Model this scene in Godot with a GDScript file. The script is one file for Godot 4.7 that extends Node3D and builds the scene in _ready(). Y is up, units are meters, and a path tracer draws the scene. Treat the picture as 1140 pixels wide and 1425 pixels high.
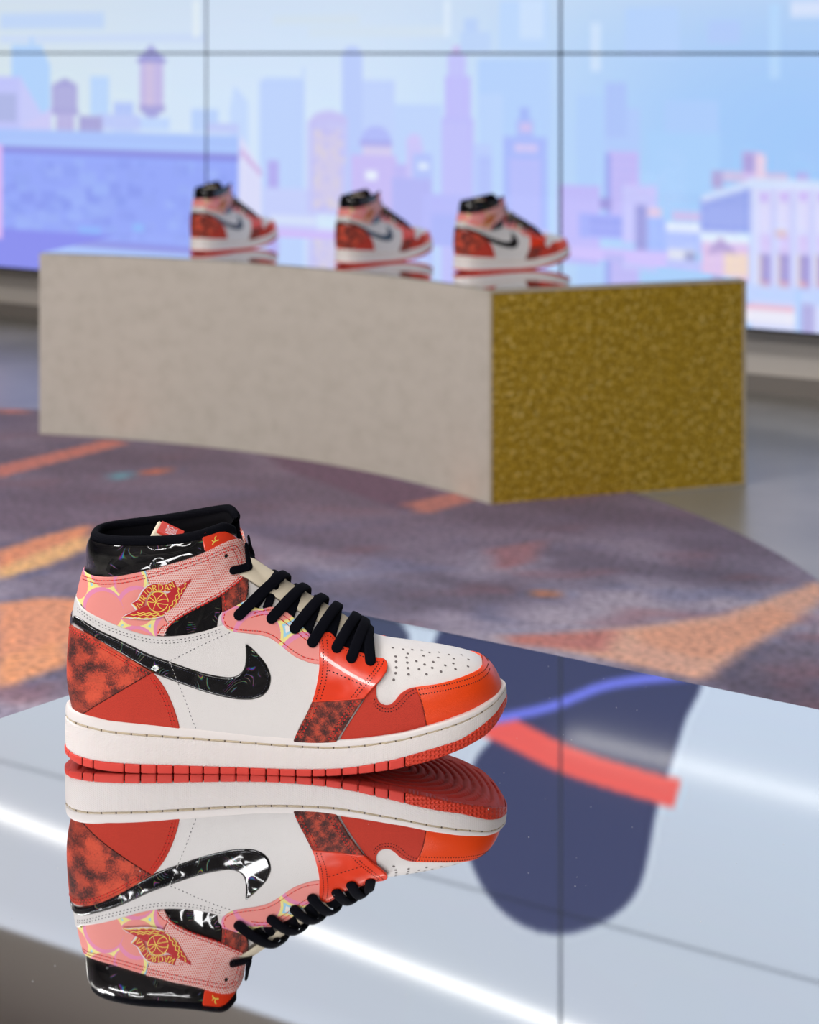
extends Node3D

# Sneaker display: one high-top on a mirror-topped plinth, three more on a curved bench before a video wall.
const TOP := 0.4385                      # height of the plinth tops
const EYE := Vector3(0, 0.9175, 0)       # camera
const FOC := 2900.0                      # focal length for a frame 1140 wide
const O := Vector2(-1.3016, -3.3037)     # centre of the round rug and of the curved bench (x, z)
const WA := Vector2(-1.4211, -7.2301)    # foot of the screen wall, left of view (x, z)
const WB := Vector2(1.0827, -5.5087)     # foot of the screen wall, right of view
const HEEL := Vector3(-0.23405, 0.4385, -1.417)

var M := {}
var rng := RandomNumberGenerator.new()
var taken := {}

func _ready():
	rng.seed = 7
	make_camera_and_light()
	make_materials()
	make_room()
	make_video_wall()
	make_rug()
	make_bench()
	make_near_plinth()
	make_sneakers()

# ------------------------------------------------------------------ camera, light

func make_camera_and_light():
	var cam := Camera3D.new()
	cam.name = "camera"
	var at := CameraAttributesPhysical.new()
	at.frustum_focal_length = 35.0
	at.exposure_aperture = 5.2
	at.frustum_focus_distance = 1.385
	at.frustum_near = 0.05
	at.frustum_far = 60.0
	cam.attributes = at
	add_child(cam)
	cam.position = EYE
	cam.set_frustum(2.0 * 0.05 * 712.5 / FOC, Vector2(0, -0.05 * 640.5 / FOC), 0.05, 60.0)
	cam.current = true
	var we := WorldEnvironment.new()
	we.name = "environment"
	var e := Environment.new()
	e.background_mode = Environment.BG_COLOR
	e.background_color = Color(0.02, 0.02, 0.025)
	e.tonemap_mode = Environment.TONE_MAPPER_LINEAR
	e.tonemap_exposure = 1.0
	e.sdfgi_enabled = true
	e.ssao_enabled = true
	e.ssil_enabled = true
	we.environment = e
	add_child(we)

func ceiling_lamp(at: Vector3, size: Vector2, energy: float, col: Color, turn := 0.0, label := "", glow := 2.0):
	var t := thing("ceiling_light", label, "ceiling light", at, turn, "")
	var fr := SurfaceTool.new()
	fr.begin(Mesh.PRIMITIVE_TRIANGLES)
	bx(fr, Vector3(0, 0.03, 0), Vector3(size.x + 0.06, 0.06, size.y + 0.06))
	part(fr, "housing", M.trim_metal, t)
	var df := SurfaceTool.new()
	df.begin(Mesh.PRIMITIVE_TRIANGLES)
	bx(df, Vector3(0, -0.006, 0), Vector3(size.x, 0.012, size.y))
	part(df, "diffuser", glow_mat(col, glow), t)
	var l := AreaLight3D.new()
	l.name = "lamp"
	l.area_size = size
	l.area_normalize_energy = true
	l.light_energy = energy
	l.light_color = col
	l.area_range = 20.0
	l.shadow_enabled = true
	t.add_child(l)
	l.position = Vector3(0, -0.016, 0)
	l.rotation.x = -PI / 2

func glow_mat(col: Color, energy: float) -> StandardMaterial3D:
	var m := StandardMaterial3D.new()
	m.albedo_color = Color(0.8, 0.8, 0.8)
	m.emission_enabled = true
	m.emission = col
	m.emission_energy_multiplier = energy
	return m

# ------------------------------------------------------------------ small helpers

func numbered(called: String) -> String:
	taken[called] = taken.get(called, -1) + 1
	return called if taken[called] == 0 else "%s_%03d" % [called, taken[called]]

func tag(o: Node, label: String, category: String, group := "", kind := ""):
	if label: o.set_meta("label", label)
	if category: o.set_meta("category", category)
	if group: o.set_meta("group", group)
	if kind: o.set_meta("kind", kind)

func thing(called: String, label: String, category: String, at := Vector3.ZERO, turn := 0.0, group := "") -> Node3D:
	var o := Node3D.new()
	o.name = numbered(called)
	add_child(o)
	o.position = at
	o.rotation.y = turn
	tag(o, label, category, group)
	return o

func part_mesh(mesh: Mesh, called: String, mat: Material, parent: Node = null, kind := "") -> MeshInstance3D:
	var o := MeshInstance3D.new()
	o.mesh = mesh
	o.name = called
	o.material_override = mat
	(parent if parent else self).add_child(o, true)
	if kind: o.set_meta("kind", kind)
	return o

func part(st: SurfaceTool, called: String, mat: Material, parent: Node = null, kind := "") -> MeshInstance3D:
	return part_mesh(st.commit(), called, mat, parent, kind)

func struct(st: SurfaceTool, called: String, mat: Material) -> MeshInstance3D:
	return part(st, called, mat, self, "structure")

func st_new() -> SurfaceTool:
	var st := SurfaceTool.new()
	st.begin(Mesh.PRIMITIVE_TRIANGLES)
	return st

func tri(st: SurfaceTool, a: Vector3, b: Vector3, c: Vector3, n: Vector3, ua := Vector2.ZERO, ub := Vector2.ZERO, uc := Vector2.ZERO):
	if (b - a).cross(c - a).dot(n) > 0:
		var t := b; b = c; c = t
		var u := ub; ub = uc; uc = u
	st.set_normal(n); st.set_uv(ua); st.add_vertex(a)
	st.set_normal(n); st.set_uv(ub); st.add_vertex(b)
	st.set_normal(n); st.set_uv(uc); st.add_vertex(c)

func quad(st: SurfaceTool, a: Vector3, b: Vector3, c: Vector3, d: Vector3, n: Vector3, ua := Vector2(0, 0), ub := Vector2(1, 0), uc := Vector2(1, 1), ud := Vector2(0, 1)):
	tri(st, a, b, c, n, ua, ub, uc)
	tri(st, a, c, d, n, ua, uc, ud)

# a box with small chamfers on every edge
func bx(st: SurfaceTool, c: Vector3, s: Vector3, turn := Basis.IDENTITY, ch := 0.0):
	var h := s / 2
	if ch <= 0.0: ch = minf(0.002, minf(s.x, minf(s.y, s.z)) * 0.2)
	for ax in 3:
		var b := (ax + 1) % 3
		var d := (ax + 2) % 3
		for sg in [-1.0, 1.0]:
			var n := Vector3.ZERO
			n[ax] = sg
			var q := []
			for k in [[-1, -1], [1, -1], [1, 1], [-1, 1]]:
				var p := Vector3.ZERO
				p[ax] = sg * h[ax]
				p[b] = k[0] * (h[b] - ch)
				p[d] = k[1] * (h[d] - ch)
				q.append(c + turn * p)
			quad(st, q[0], q[1], q[2], q[3], turn * n)
		for s1 in [-1.0, 1.0]:
			for s2 in [-1.0, 1.0]:
				var n2 := Vector3.ZERO
				n2[b] = s1
				n2[d] = s2
				var p1 := Vector3.ZERO
				var p2 := Vector3.ZERO
				p1[b] = s1 * h[b]; p1[d] = s2 * (h[d] - ch)
				p2[b] = s1 * (h[b] - ch); p2[d] = s2 * h[d]
				var e := Vector3.ZERO
				e[ax] = h[ax] - ch
				quad(st, c + turn * (p1 - e), c + turn * (p1 + e), c + turn * (p2 + e), c + turn * (p2 - e), turn * n2.normalized())
	for k in 8:
		var sg3 := Vector3(1 if k & 1 else -1, 1 if k & 2 else -1, 1 if k & 4 else -1)
		var pa := Vector3(h.x, h.y - ch, h.z - ch) * sg3
		var pb := Vector3(h.x - ch, h.y, h.z - ch) * sg3
		var pc := Vector3(h.x - ch, h.y - ch, h.z) * sg3
		tri(st, c + turn * pa, c + turn * pb, c + turn * pc, turn * sg3.normalized())

# an upright prism over a plan polygon (x, z), optional chamfer at the top
func prism(st: SurfaceTool, poly: PackedVector2Array, y0: float, y1: float, caps := true):
	var area := 0.0
	for i in poly.size():
		area += poly[i].cross(poly[(i + 1) % poly.size()])
	var sg := 1.0 if area > 0 else -1.0
	for i in poly.size():
		var a := poly[i]
		var b := poly[(i + 1) % poly.size()]
		var d := (b - a).normalized() * sg
		var n := Vector3(d.y, 0, -d.x)
		quad(st, Vector3(a.x, y0, a.y), Vector3(b.x, y0, b.y), Vector3(b.x, y1, b.y), Vector3(a.x, y1, a.y), n)
	if caps:
		var ix := Geometry2D.triangulate_polygon(poly)
		for k in range(0, ix.size(), 3):
			for lv in [[y0, -1], [y1, 1]]:
				var q := []
				for j in 3:
					var p := poly[ix[k + j]]
					q.append(Vector3(p.x, lv[0], p.y))
				tri(st, q[0], q[1], q[2], Vector3(0, lv[1], 0), Vector2(q[0].x, q[0].z), Vector2(q[1].x, q[1].z), Vector2(q[2].x, q[2].z))

# ------------------------------------------------------------------ materials

func sm(col: Color, rough: float, metal := 0.0) -> StandardMaterial3D:
	var m := StandardMaterial3D.new()
	m.albedo_color = col
	m.roughness = rough
	m.metallic = metal
	return m

func ramp(stops: Array) -> Gradient:
	var g := Gradient.new()
	var o := PackedFloat32Array()
	var c := PackedColorArray()
	for s in stops:
		o.append(s[0])
		c.append(s[1])
	g.offsets = o
	g.colors = c
	return g

func ntex(freq: float, octaves: int, sd: int, stops: Array, size := 512, kind := FastNoiseLite.TYPE_SIMPLEX_SMOOTH) -> NoiseTexture2D:
	var n := FastNoiseLite.new()
	n.noise_type = kind
	n.frequency = freq
	n.fractal_octaves = octaves
	n.seed = sd
	var t := NoiseTexture2D.new()
	t.width = size
	t.height = size
	t.seamless = true
	t.noise = n
	if stops: t.color_ramp = ramp(stops)
	return t

func bump(m: StandardMaterial3D, t: Texture2D, cm: float):
	m.heightmap_enabled = true
	m.heightmap_texture = t
	m.heightmap_scale = cm

func dull(col: Color, rough: float) -> StandardMaterial3D:
	var m := sm(col, rough)
	m.metallic_specular = 0.18
	return m

func triplanar(m: StandardMaterial3D, k: float):
	m.uv1_triplanar = true
	m.uv1_scale = Vector3(k, k, k)

func c8(r: int, g: int, b: int) -> Color:
	return Color8(r, g, b)

func make_materials():
	var fine := ntex(0.09, 3, 11, [], 256)
	var grain := ntex(0.35, 2, 12, [], 256)
	var m: StandardMaterial3D
	# leathers and cloths of the sneakers (uv: one unit is 10 cm of the side view)
	M.white = sm(c8(230, 226, 224), 0.42)
	bump(M.white, fine, 0.012)
	triplanar(M.white, 50)
	M.patent = sm(c8(14, 14, 19), 0.07)
	M.patent.albedo_texture = foil_texture()
	M.patent.albedo_color = Color.WHITE
	M.patent.metallic = 0.15
	M.patent.clearcoat_enabled = true
	M.patent.clearcoat = 1.0
	M.patent.clearcoat_roughness = 0.04
	bump(M.patent, ntex(0.014, 2, 5, [], 256), 0.32)
	M.patent.uv1_scale = Vector3(0.9, 0.9, 1)
	M.collar = dull(c8(12, 13, 20), 0.85)
	bump(M.collar, weave_texture(), 0.02)
	M.collar.uv1_scale = Vector3(16, 16, 1)
	M.lining = dull(c8(13, 13, 17), 0.95)
	M.lace = dull(c8(11, 12, 20), 0.9)
	bump(M.lace, weave_texture(), 0.03)
	M.lace.uv1_scale = Vector3(1, 1, 1)
	M.suede = sm(c8(222, 70, 52), 0.95)
	M.suede.albedo_texture = ntex(0.22, 3, 21, [[0.0, Color(0.55, 0.5, 0.5)], [0.5, Color(0.95, 0.94, 0.94)], [1.0, Color(1, 1, 1)]], 256)
	triplanar(M.suede, 40)
	M.suede.rim_enabled = true
	M.suede.rim = 0.4
	M.suede.rim_tint = 0.8
	bump(M.suede, grain, 0.02)
	M.toe_red = sm(c8(246, 74, 16), 0.38)
	bump(M.toe_red, fine, 0.01)
	triplanar(M.toe_red, 50)
	M.patent_red = sm(c8(238, 58, 18), 0.3)
	M.patent_red.clearcoat_enabled = true
	M.patent_red.clearcoat = 0.5
	M.patent_red.clearcoat_roughness = 0.05
	bump(M.patent_red, ntex(0.02, 2, 15, [], 256), 0.06)
	var blot := [[0.0, c8(38, 22, 24)], [0.3, c8(92, 38, 32)], [0.45, c8(168, 60, 44)], [0.58, c8(214, 78, 52)], [1.0, c8(228, 90, 60)]]
	M.mottled = sm(Color.WHITE, 0.75)
	M.mottled.albedo_texture = speckled(31, 0.012, 0.4, blot)
	triplanar(M.mottled, 11.5)
	bump(M.mottled, grain, 0.015)
	var blot2 := [[0.0, c8(32, 20, 22)], [0.42, c8(84, 36, 32)], [0.62, c8(176, 66, 48)], [1.0, c8(216, 84, 56)]]
	M.mottled_dark = sm(Color.WHITE, 0.75)
	M.mottled_dark.albedo_texture = speckled(37, 0.02, 0.5, blot2)
	triplanar(M.mottled_dark, 16.0)
	bump(M.mottled_dark, grain, 0.015)
	M.print = sm(Color.WHITE, 0.6)
	M.print.albedo_texture = circle_print()
	M.print.uv1_scale = Vector3(0.5, 1.1111, 1)
	M.print.uv1_offset = Vector3(0.05, 1.6667, 0)
	M.dots = sm(Color.WHITE, 0.7)
	M.dots.albedo_texture = dot_mesh(true)
	M.dots.uv1_scale = Vector3(33, 33, 1)
	bump(M.dots, dot_mesh(false), 0.02)
	M.cream = sm(c8(226, 214, 190), 0.8)
	M.sole = sm(c8(238, 230, 227), 0.55)
	M.sole.subsurf_scatter_enabled = true
	M.sole.subsurf_scatter_strength = 0.04
	bump(M.sole, pebble_texture(), 0.02)
	M.sole.uv1_scale = Vector3(9, 9, 1)
	M.sole_smooth = sm(c8(238, 231, 228), 0.5)
	M.rubber = sm(c8(224, 66, 54), 0.6)
	bump(M.rubber, grain, 0.01)
	M.rubber_dots = sm(c8(226, 62, 36), 0.5)
	bump(M.rubber_dots, stud_texture(), 0.10)
	M.rubber_dots.uv1_scale = Vector3(36, 36, 1)
	M.thread_grey = sm(c8(98, 96, 100), 0.8)
	M.thread_red = sm(c8(222, 36, 26), 0.7)
	M.thread_black = sm(c8(30, 10, 12), 0.8)
	M.thread_white = sm(c8(225, 222, 220), 0.7)
	M.thread_ink = sm(c8(64, 68, 92), 0.6)
	M.thread_sole = sm(c8(206, 190, 164), 0.8)
	M.hole = sm(c8(112, 104, 104), 0.9)
	M.black = sm(c8(10, 10, 12), 0.9)
	M.logo_red = sm(c8(200, 24, 36), 0.5)
	M.logo_yellow = sm(c8(248, 220, 96), 0.5)
	M.logo_white = sm(c8(238, 226, 232), 0.5)
	M.tag_red = sm(c8(222, 66, 52), 0.6)
	# the room
	M.mirror = sm(c8(238, 240, 242), 0.015, 1.0)
	M.mirror.roughness = 0.02
	M.laminate = sm(c8(226, 219, 205), 0.6)
	M.laminate.albedo_texture = ntex(0.02, 5, 41, [[0.0, Color(0.93, 0.93, 0.92)], [0.5, Color(0.98, 0.98, 0.98)], [1.0, Color(1, 1, 1)]], 512)
	M.laminate.uv1_triplanar = true
	M.laminate.uv1_world_triplanar = true
	M.laminate.uv1_scale = Vector3(2, 2, 2)
	M.edge = sm(c8(196, 184, 160), 0.5)
	M.glitter = sm(Color.WHITE, 0.5, 0.1)
	M.glitter.albedo_texture = ntex(0.17, 4, 43, [[0.0, c8(104, 82, 12)], [0.4, c8(164, 134, 22)], [0.6, c8(200, 162, 34)], [0.72, c8(240, 198, 84)], [0.85, c8(255, 240, 170)], [1.0, c8(255, 250, 220)]], 512)
	M.glitter.uv1_triplanar = true
	M.glitter.uv1_world_triplanar = true
	M.glitter.uv1_scale = Vector3(1.0, 1.0, 1.0)
	bump(M.glitter, ntex(0.3, 2, 44, [], 256), 0.1)
	M.concrete = sm(Color.WHITE, 0.28)
	M.concrete.albedo_texture = ntex(0.006, 5, 51, [[0.0, c8(128, 126, 120)], [0.5, c8(146, 144, 138)], [1.0, c8(166, 162, 154)]], 1024)
	M.concrete.uv1_triplanar = true
	M.concrete.uv1_world_triplanar = true
	M.concrete.uv1_scale = Vector3(0.3, 0.3, 0.3)
	M.wall = sm(c8(232, 223, 212), 0.8)
	M.wall_dark = sm(c8(150, 142, 134), 0.8)
	M.ceiling = sm(c8(226, 217, 212), 0.9)
	M.wall_grey = sm(c8(104, 100, 98), 0.85)
	M.trim_metal = sm(c8(70, 70, 74), 0.4, 0.6)
	M.bezel = sm(c8(96, 104, 120), 0.5)

func speckled(sd: int, freq: float, spread: float, stops: Array) -> ImageTexture:
	var a := FastNoiseLite.new()
	a.seed = sd
	a.frequency = freq
	a.fractal_octaves = 4
	var big := a.get_seamless_image(384, 384)
	var b := FastNoiseLite.new()
	b.seed = sd + 1
	b.frequency = 0.12
	b.fractal_octaves = 2
	var small := b.get_seamless_image(384, 384)
	var rg := RandomNumberGenerator.new()
	rg.seed = sd
	var g := ramp(stops)
	var im := Image.create(384, 384, false, Image.FORMAT_RGB8)
	for y in 384:
		for x in 384:
			im.set_pixel(x, y, g.sample(clampf(big.get_pixel(x, y).r * 1.15 - 0.06 + (small.get_pixel(x, y).r - 0.5 + rg.randf_range(-0.5, 0.5)) * spread, 0, 1)))
	return ImageTexture.create_from_image(im)

func foil_texture() -> ImageTexture:
	# black holographic film: thin rainbow bands on near-black
	var a := FastNoiseLite.new()
	a.seed = 3
	a.frequency = 0.008
	a.fractal_octaves = 2
	var im := Image.create(384, 384, false, Image.FORMAT_RGB8)
	var f := a.get_seamless_image(384, 384)
	a.seed = 9
	a.frequency = 0.02
	var g := a.get_seamless_image(384, 384)
	for y in 384:
		for x in 384:
			var v: float = f.get_pixel(x, y).r
			var k: float = fposmod(v * 9.0, 1.0)
			var w: float = smoothstep(0.55, 0.72, g.get_pixel(x, y).r)
			var band: float = w * clampf(1.0 - absf(k - 0.5) * 5.0, 0, 1)
			var c := Color.from_hsv(fposmod(k * 3.2 + v * 2.0, 1.0), 0.75, 0.7 * band)
			im.set_pixel(x, y, Color(0.045 + c.r, 0.045 + c.g, 0.062 + c.b))
	return ImageTexture.create_from_image(im)

func weave_texture() -> ImageTexture:
	var im := Image.create(64, 64, false, Image.FORMAT_L8)
	for y in 64:
		for x in 64:
			var v := 0.5 + 0.5 * sin(TAU * (x + y) / 16.0) * sin(TAU * (x - y * 0.5) / 16.0)
			im.set_pixel(x, y, Color(v, v, v))
	return ImageTexture.create_from_image(im)

func pebble_texture() -> ImageTexture:
	var im := Image.create(64, 64, false, Image.FORMAT_L8)
	for y in 64:
		for x in 64:
			var v := 0.5 + 0.25 * sin(TAU * x / 8.0) + 0.25 * sin(TAU * (y / 8.0 + x / 16.0))
			im.set_pixel(x, y, Color(v, v, v))
	return ImageTexture.create_from_image(im)

func stud_texture() -> ImageTexture:
	var im := Image.create(32, 32, false, Image.FORMAT_L8)
	for y in 32:
		for x in 32:
			var d := Vector2(x - 15.5, y - 15.5).length() / 13.0
			var v := sqrt(maxf(0.0, 1.0 - d * d))
			im.set_pixel(x, y, Color(v, v, v))
	return ImageTexture.create_from_image(im)

func dot_mesh(color: bool) -> ImageTexture:
	# knit of salmon dots on pale pink, four staggered dots to a tile
	var w := 64
	var im := Image.create(w, w, false, Image.FORMAT_RGB8)
	for y in w:
		for x in w:
			var best := 9.0
			for q in [Vector2(16, 16), Vector2(48, 16), Vector2(0, 48), Vector2(32, 48), Vector2(64, 48)]:
				best = minf(best, Vector2(x - q.x, (y - q.y) * 1.0).length() / 12.5)
			var t := smoothstep(0.75, 1.05, best)
			im.set_pixel(x, y, c8(240, 132, 120).lerp(c8(255, 216, 210), t) if color else Color(t, t, t))
	return ImageTexture.create_from_image(im)

func circle_print() -> ImageTexture:
	# overlapping pink discs on yellow, white and sky blue; the picture spans 200 by 90 mm of the side view from (-10, 60)
	var w := 640
	var h := 288
	var im := Image.create(w, h, false, Image.FORMAT_RGB8)
	var discs := []
	var rg := RandomNumberGenerator.new()
	rg.seed = 4
	for d in [[29.3, 107.8, 13.0], [52.5, 111, 12.2], [51.6, 83.7, 13], [8, 121, 9.5], [3, 98, 9.5], [132, 90, 14.5], [163, 75.5, 14.5], [116, 102, 7.0], [190, 60, 13], [76, 96, 11], [28, 81, 12], [47, 127, 9.5], [31, 134, 11], [76, 124, 13], [103, 86, 11], [148, 112, 12], [180, 98, 12], [140, 60, 12]]:
		discs.append([d[0], d[1], d[2] * 1.1])
	var yellow := c8(250, 236, 150)
	var blue := c8(160, 216, 246)
	var pink := c8(246, 152, 144)
	var mag := c8(238, 144, 184)
	for y in h:
		for x in w:
			var p := Vector2(-10 + x * 200.0 / w, 150 - y * 90.0 / h)
			var c := yellow
			var inside := 0
			var away := 99.0
			for d in discs:
				var q := p - Vector2(d[0], d[1])
				var e: float = q.length() - d[2]
				away = minf(away, e)
				if e < 0.0:
					inside = 2
					if (q - Vector2(1.2, -1.6)).length() > d[2] * 0.93: inside = 1
					break
			if away > 2.0: c = blue
			if away > 3.4: c = c8(250, 246, 240)
			if inside == 2: c = pink
			elif inside == 1: c = mag
			im.set_pixel(x, y, c)
	return ImageTexture.create_from_image(im)

# ------------------------------------------------------------------ room

func wall_dir() -> Vector2:
	return (WB - WA).normalized()

func wall_normal() -> Vector2:
	var d := wall_dir()
	return Vector2(-d.y, d.x)

func at_wall(s: float, away: float, y: float) -> Vector3:
	var p := WA + wall_dir() * s + wall_normal() * away
	return Vector3(p.x, y, p.y)

func slab(called: String, s0: float, s1: float, a0: float, a1: float, y0: float, y1: float, mat: Material):
	var st := st_new()
	var poly := PackedVector2Array()
	for k in [[s0, a0], [s1, a0], [s1, a1], [s0, a1]]:
		var p := at_wall(k[0], k[1], 0)
		poly.append(Vector2(p.x, p.z))
	prism(st, poly, y0, y1)
	return struct(st, called, mat)

const ROOM_H := 3.4
func make_room():
	slab("floor", -4.2, 9.2, -0.3, 9.3, -0.2, 0.0, M.concrete)
	slab("ceiling", -4.2, 9.2, -0.3, 9.3, ROOM_H, ROOM_H + 0.2, M.ceiling)
	slab("wall_back", -4.2, 9.2, -0.3, 0.0, 0.0, ROOM_H, M.wall)
	slab("wall_front", -4.2, 9.2, 9.0, 9.3, 0.0, ROOM_H, M.wall_grey)
	slab("wall_left", -4.2, -4.0, 0.0, 9.0, 0.0, ROOM_H, M.wall_grey)
	slab("wall_right", 9.0, 9.2, 0.0, 9.0, 0.0, ROOM_H, M.wall_grey)
	slab("baseboard_back", -4.0, 9.0, 0.0, 0.012, 0.0, 0.05, M.wall_dark)
	var turn := -atan2(wall_dir().y, wall_dir().x)
	var soft := Color(1.0, 0.99, 0.985)
	ceiling_lamp(at_wall(3.9, 7.2, 3.32), Vector2(2.2, 0.5), 10.2, soft, turn, "broad ceiling light panel behind the viewer, nearer the left wall")
	ceiling_lamp(at_wall(6.6, 7.2, 3.32), Vector2(2.2, 0.5), 10.2, soft, turn, "broad ceiling light panel behind the viewer, nearer the right wall")
	ceiling_lamp(Vector3(-1.9, 3.32, -2.2), Vector2(1.2, 0.6), 8.5, soft, turn, "short ceiling light panel over the left half of the round rug")
	strip_lamp(Vector2(-4.83, -7.42), Vector2(-0.30, -4.98), 0.075, "long ceiling light strip in front of the video wall")
	strip_lamp(Vector2(-3.54, -3.92), Vector2(0.60, -1.55), 0.075, "long ceiling light strip over the round rug")

func strip_lamp(a: Vector2, b: Vector2, wide: float, label: String):
	var d := b - a
	ceiling_lamp(Vector3((a.x + b.x) / 2, 3.32, (a.y + b.y) / 2), Vector2(d.length(), wide), 1.3, Color(1.0, 0.98, 0.94), -atan2(d.y, d.x), label, 2.4)

# ------------------------------------------------------------------ video wall

const SCREEN_OUT := 0.12
const S0 := -1.7        # the picture starts here along the wall
const SW := 6.435
const Y0 := 0.187
const YH := 2.74

# where the picture on the wall lies for a point of the photograph's frame: straight, or by way of the table mirror
func on_wall(px: float, py: float, mirrored := false) -> Vector2:
	var d := Vector3((px - 570.0) / FOC, -(py - 72.0) / FOC, -1)
	var e := EYE
	if mirrored:
		d.y = -d.y
		e.y = 2 * TOP - e.y
	var n := wall_normal()
	var p0 := at_wall(0, SCREEN_OUT, 0)
	var den := d.x * n.x + d.z * n.y
	var t := ((p0.x - e.x) * n.x + (p0.z - e.z) * n.y) / den
	var p := e + d * t
	var along := (Vector2(p.x, p.z) - Vector2(p0.x, p0.z)).dot(wall_dir())
	return Vector2(along, p.y)

var pic: Image
const HAZE := Color(0.80, 0.87, 0.99)
var pic_scale := 300.0

func pic_at(p: Vector2) -> Vector2:
	return Vector2((p.x - S0) * pic_scale, (Y0 + YH - p.y) * pic_scale)

func r4(x0: float, y0: float, x1: float, y1: float, r: int, g: int, b: int):
	# level on the wall: heights are read at the middle of the shape
	var a := Vector2(pic_at(on_wall(x0, y0)).x, pic_at(on_wall((x0 + x1) / 2, y0)).y)
	var c := Vector2(pic_at(on_wall(x1, y1)).x, pic_at(on_wall((x0 + x1) / 2, y1)).y)
	pic.fill_rect(Rect2i(roundi(a.x), roundi(a.y), maxi(1, roundi(c.x - a.x)), maxi(1, roundi(c.y - a.y))), Color8(r, g, b).lerp(HAZE, 0.22))

func poly_fill(im: Image, pts: PackedVector2Array, col: Color):
	var lo := 1e9
	var hi := -1e9
	for p in pts:
		lo = minf(lo, p.y)
		hi = maxf(hi, p.y)
	for y in range(maxi(0, int(lo)), mini(im.get_height(), int(hi) + 1)):
		var xs := []
		for i in pts.size():
			var a := pts[i]
			var b := pts[(i + 1) % pts.size()]
			if (a.y <= y + 0.5) != (b.y <= y + 0.5):
				xs.append(a.x + (y + 0.5 - a.y) / (b.y - a.y) * (b.x - a.x))
		xs.sort()
		for k in range(0, xs.size() - 1, 2):
			im.fill_rect(Rect2i(roundi(xs[k]), y, maxi(0, roundi(xs[k + 1]) - roundi(xs[k])), 1), col)

func shape(pts: Array, r: int, g: int, b: int, mirrored := false):
	var q := PackedVector2Array()
	for p in pts:
		q.append(pic_at(on_wall(p[0], p[1], mirrored)))
	poly_fill(pic, q, Color8(r, g, b).lerp(HAZE, 0.0 if mirrored else 0.22))

func smooth_loop(pts: Array, closed := true) -> Array:
	var out := []
	var n := pts.size()
	for i in (n if closed else n - 1):
		var a := Vector2(pts[(i - 1 + n) % n if closed else maxi(i - 1, 0)][0], pts[(i - 1 + n) % n if closed else maxi(i - 1, 0)][1])
		var b := Vector2(pts[i][0], pts[i][1])
		var c := Vector2(pts[(i + 1) % n][0], pts[(i + 1) % n][1])
		var d := Vector2(pts[(i + 2) % n if closed else mini(i + 2, n - 1)][0], pts[(i + 2) % n if closed else mini(i + 2, n - 1)][1])
		for k in 6:
			var v := b.cubic_interpolate(c, a, d, k / 6.0)
			out.append([v.x, v.y])
	return out

func ribbon(pts: Array, wd: float, r: int, g: int, b: int, mirrored := false):
	var s := smooth_loop(pts, false)
	var up := []
	var dn := []
	for i in s.size():
		var a := Vector2(s[maxi(i - 1, 0)][0], s[maxi(i - 1, 0)][1])
		var c := Vector2(s[mini(i + 1, s.size() - 1)][0], s[mini(i + 1, s.size() - 1)][1])
		var nn := (c - a).normalized().orthogonal() * wd / 2
		up.append([s[i][0] + nn.x, s[i][1] + nn.y])
		dn.append([s[i][0] - nn.x, s[i][1] - nn.y])
	dn.reverse()
	shape(up + dn, r, g, b, mirrored)

func dome(cx: float, cy: float, rx: float, ry: float, r: int, g: int, b: int):
	var q := []
	for k in 25:
		q.append([cx + rx * cos(PI * k / 24.0), cy - ry * sin(PI * k / 24.0)])
	shape(q, r, g, b)

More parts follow.
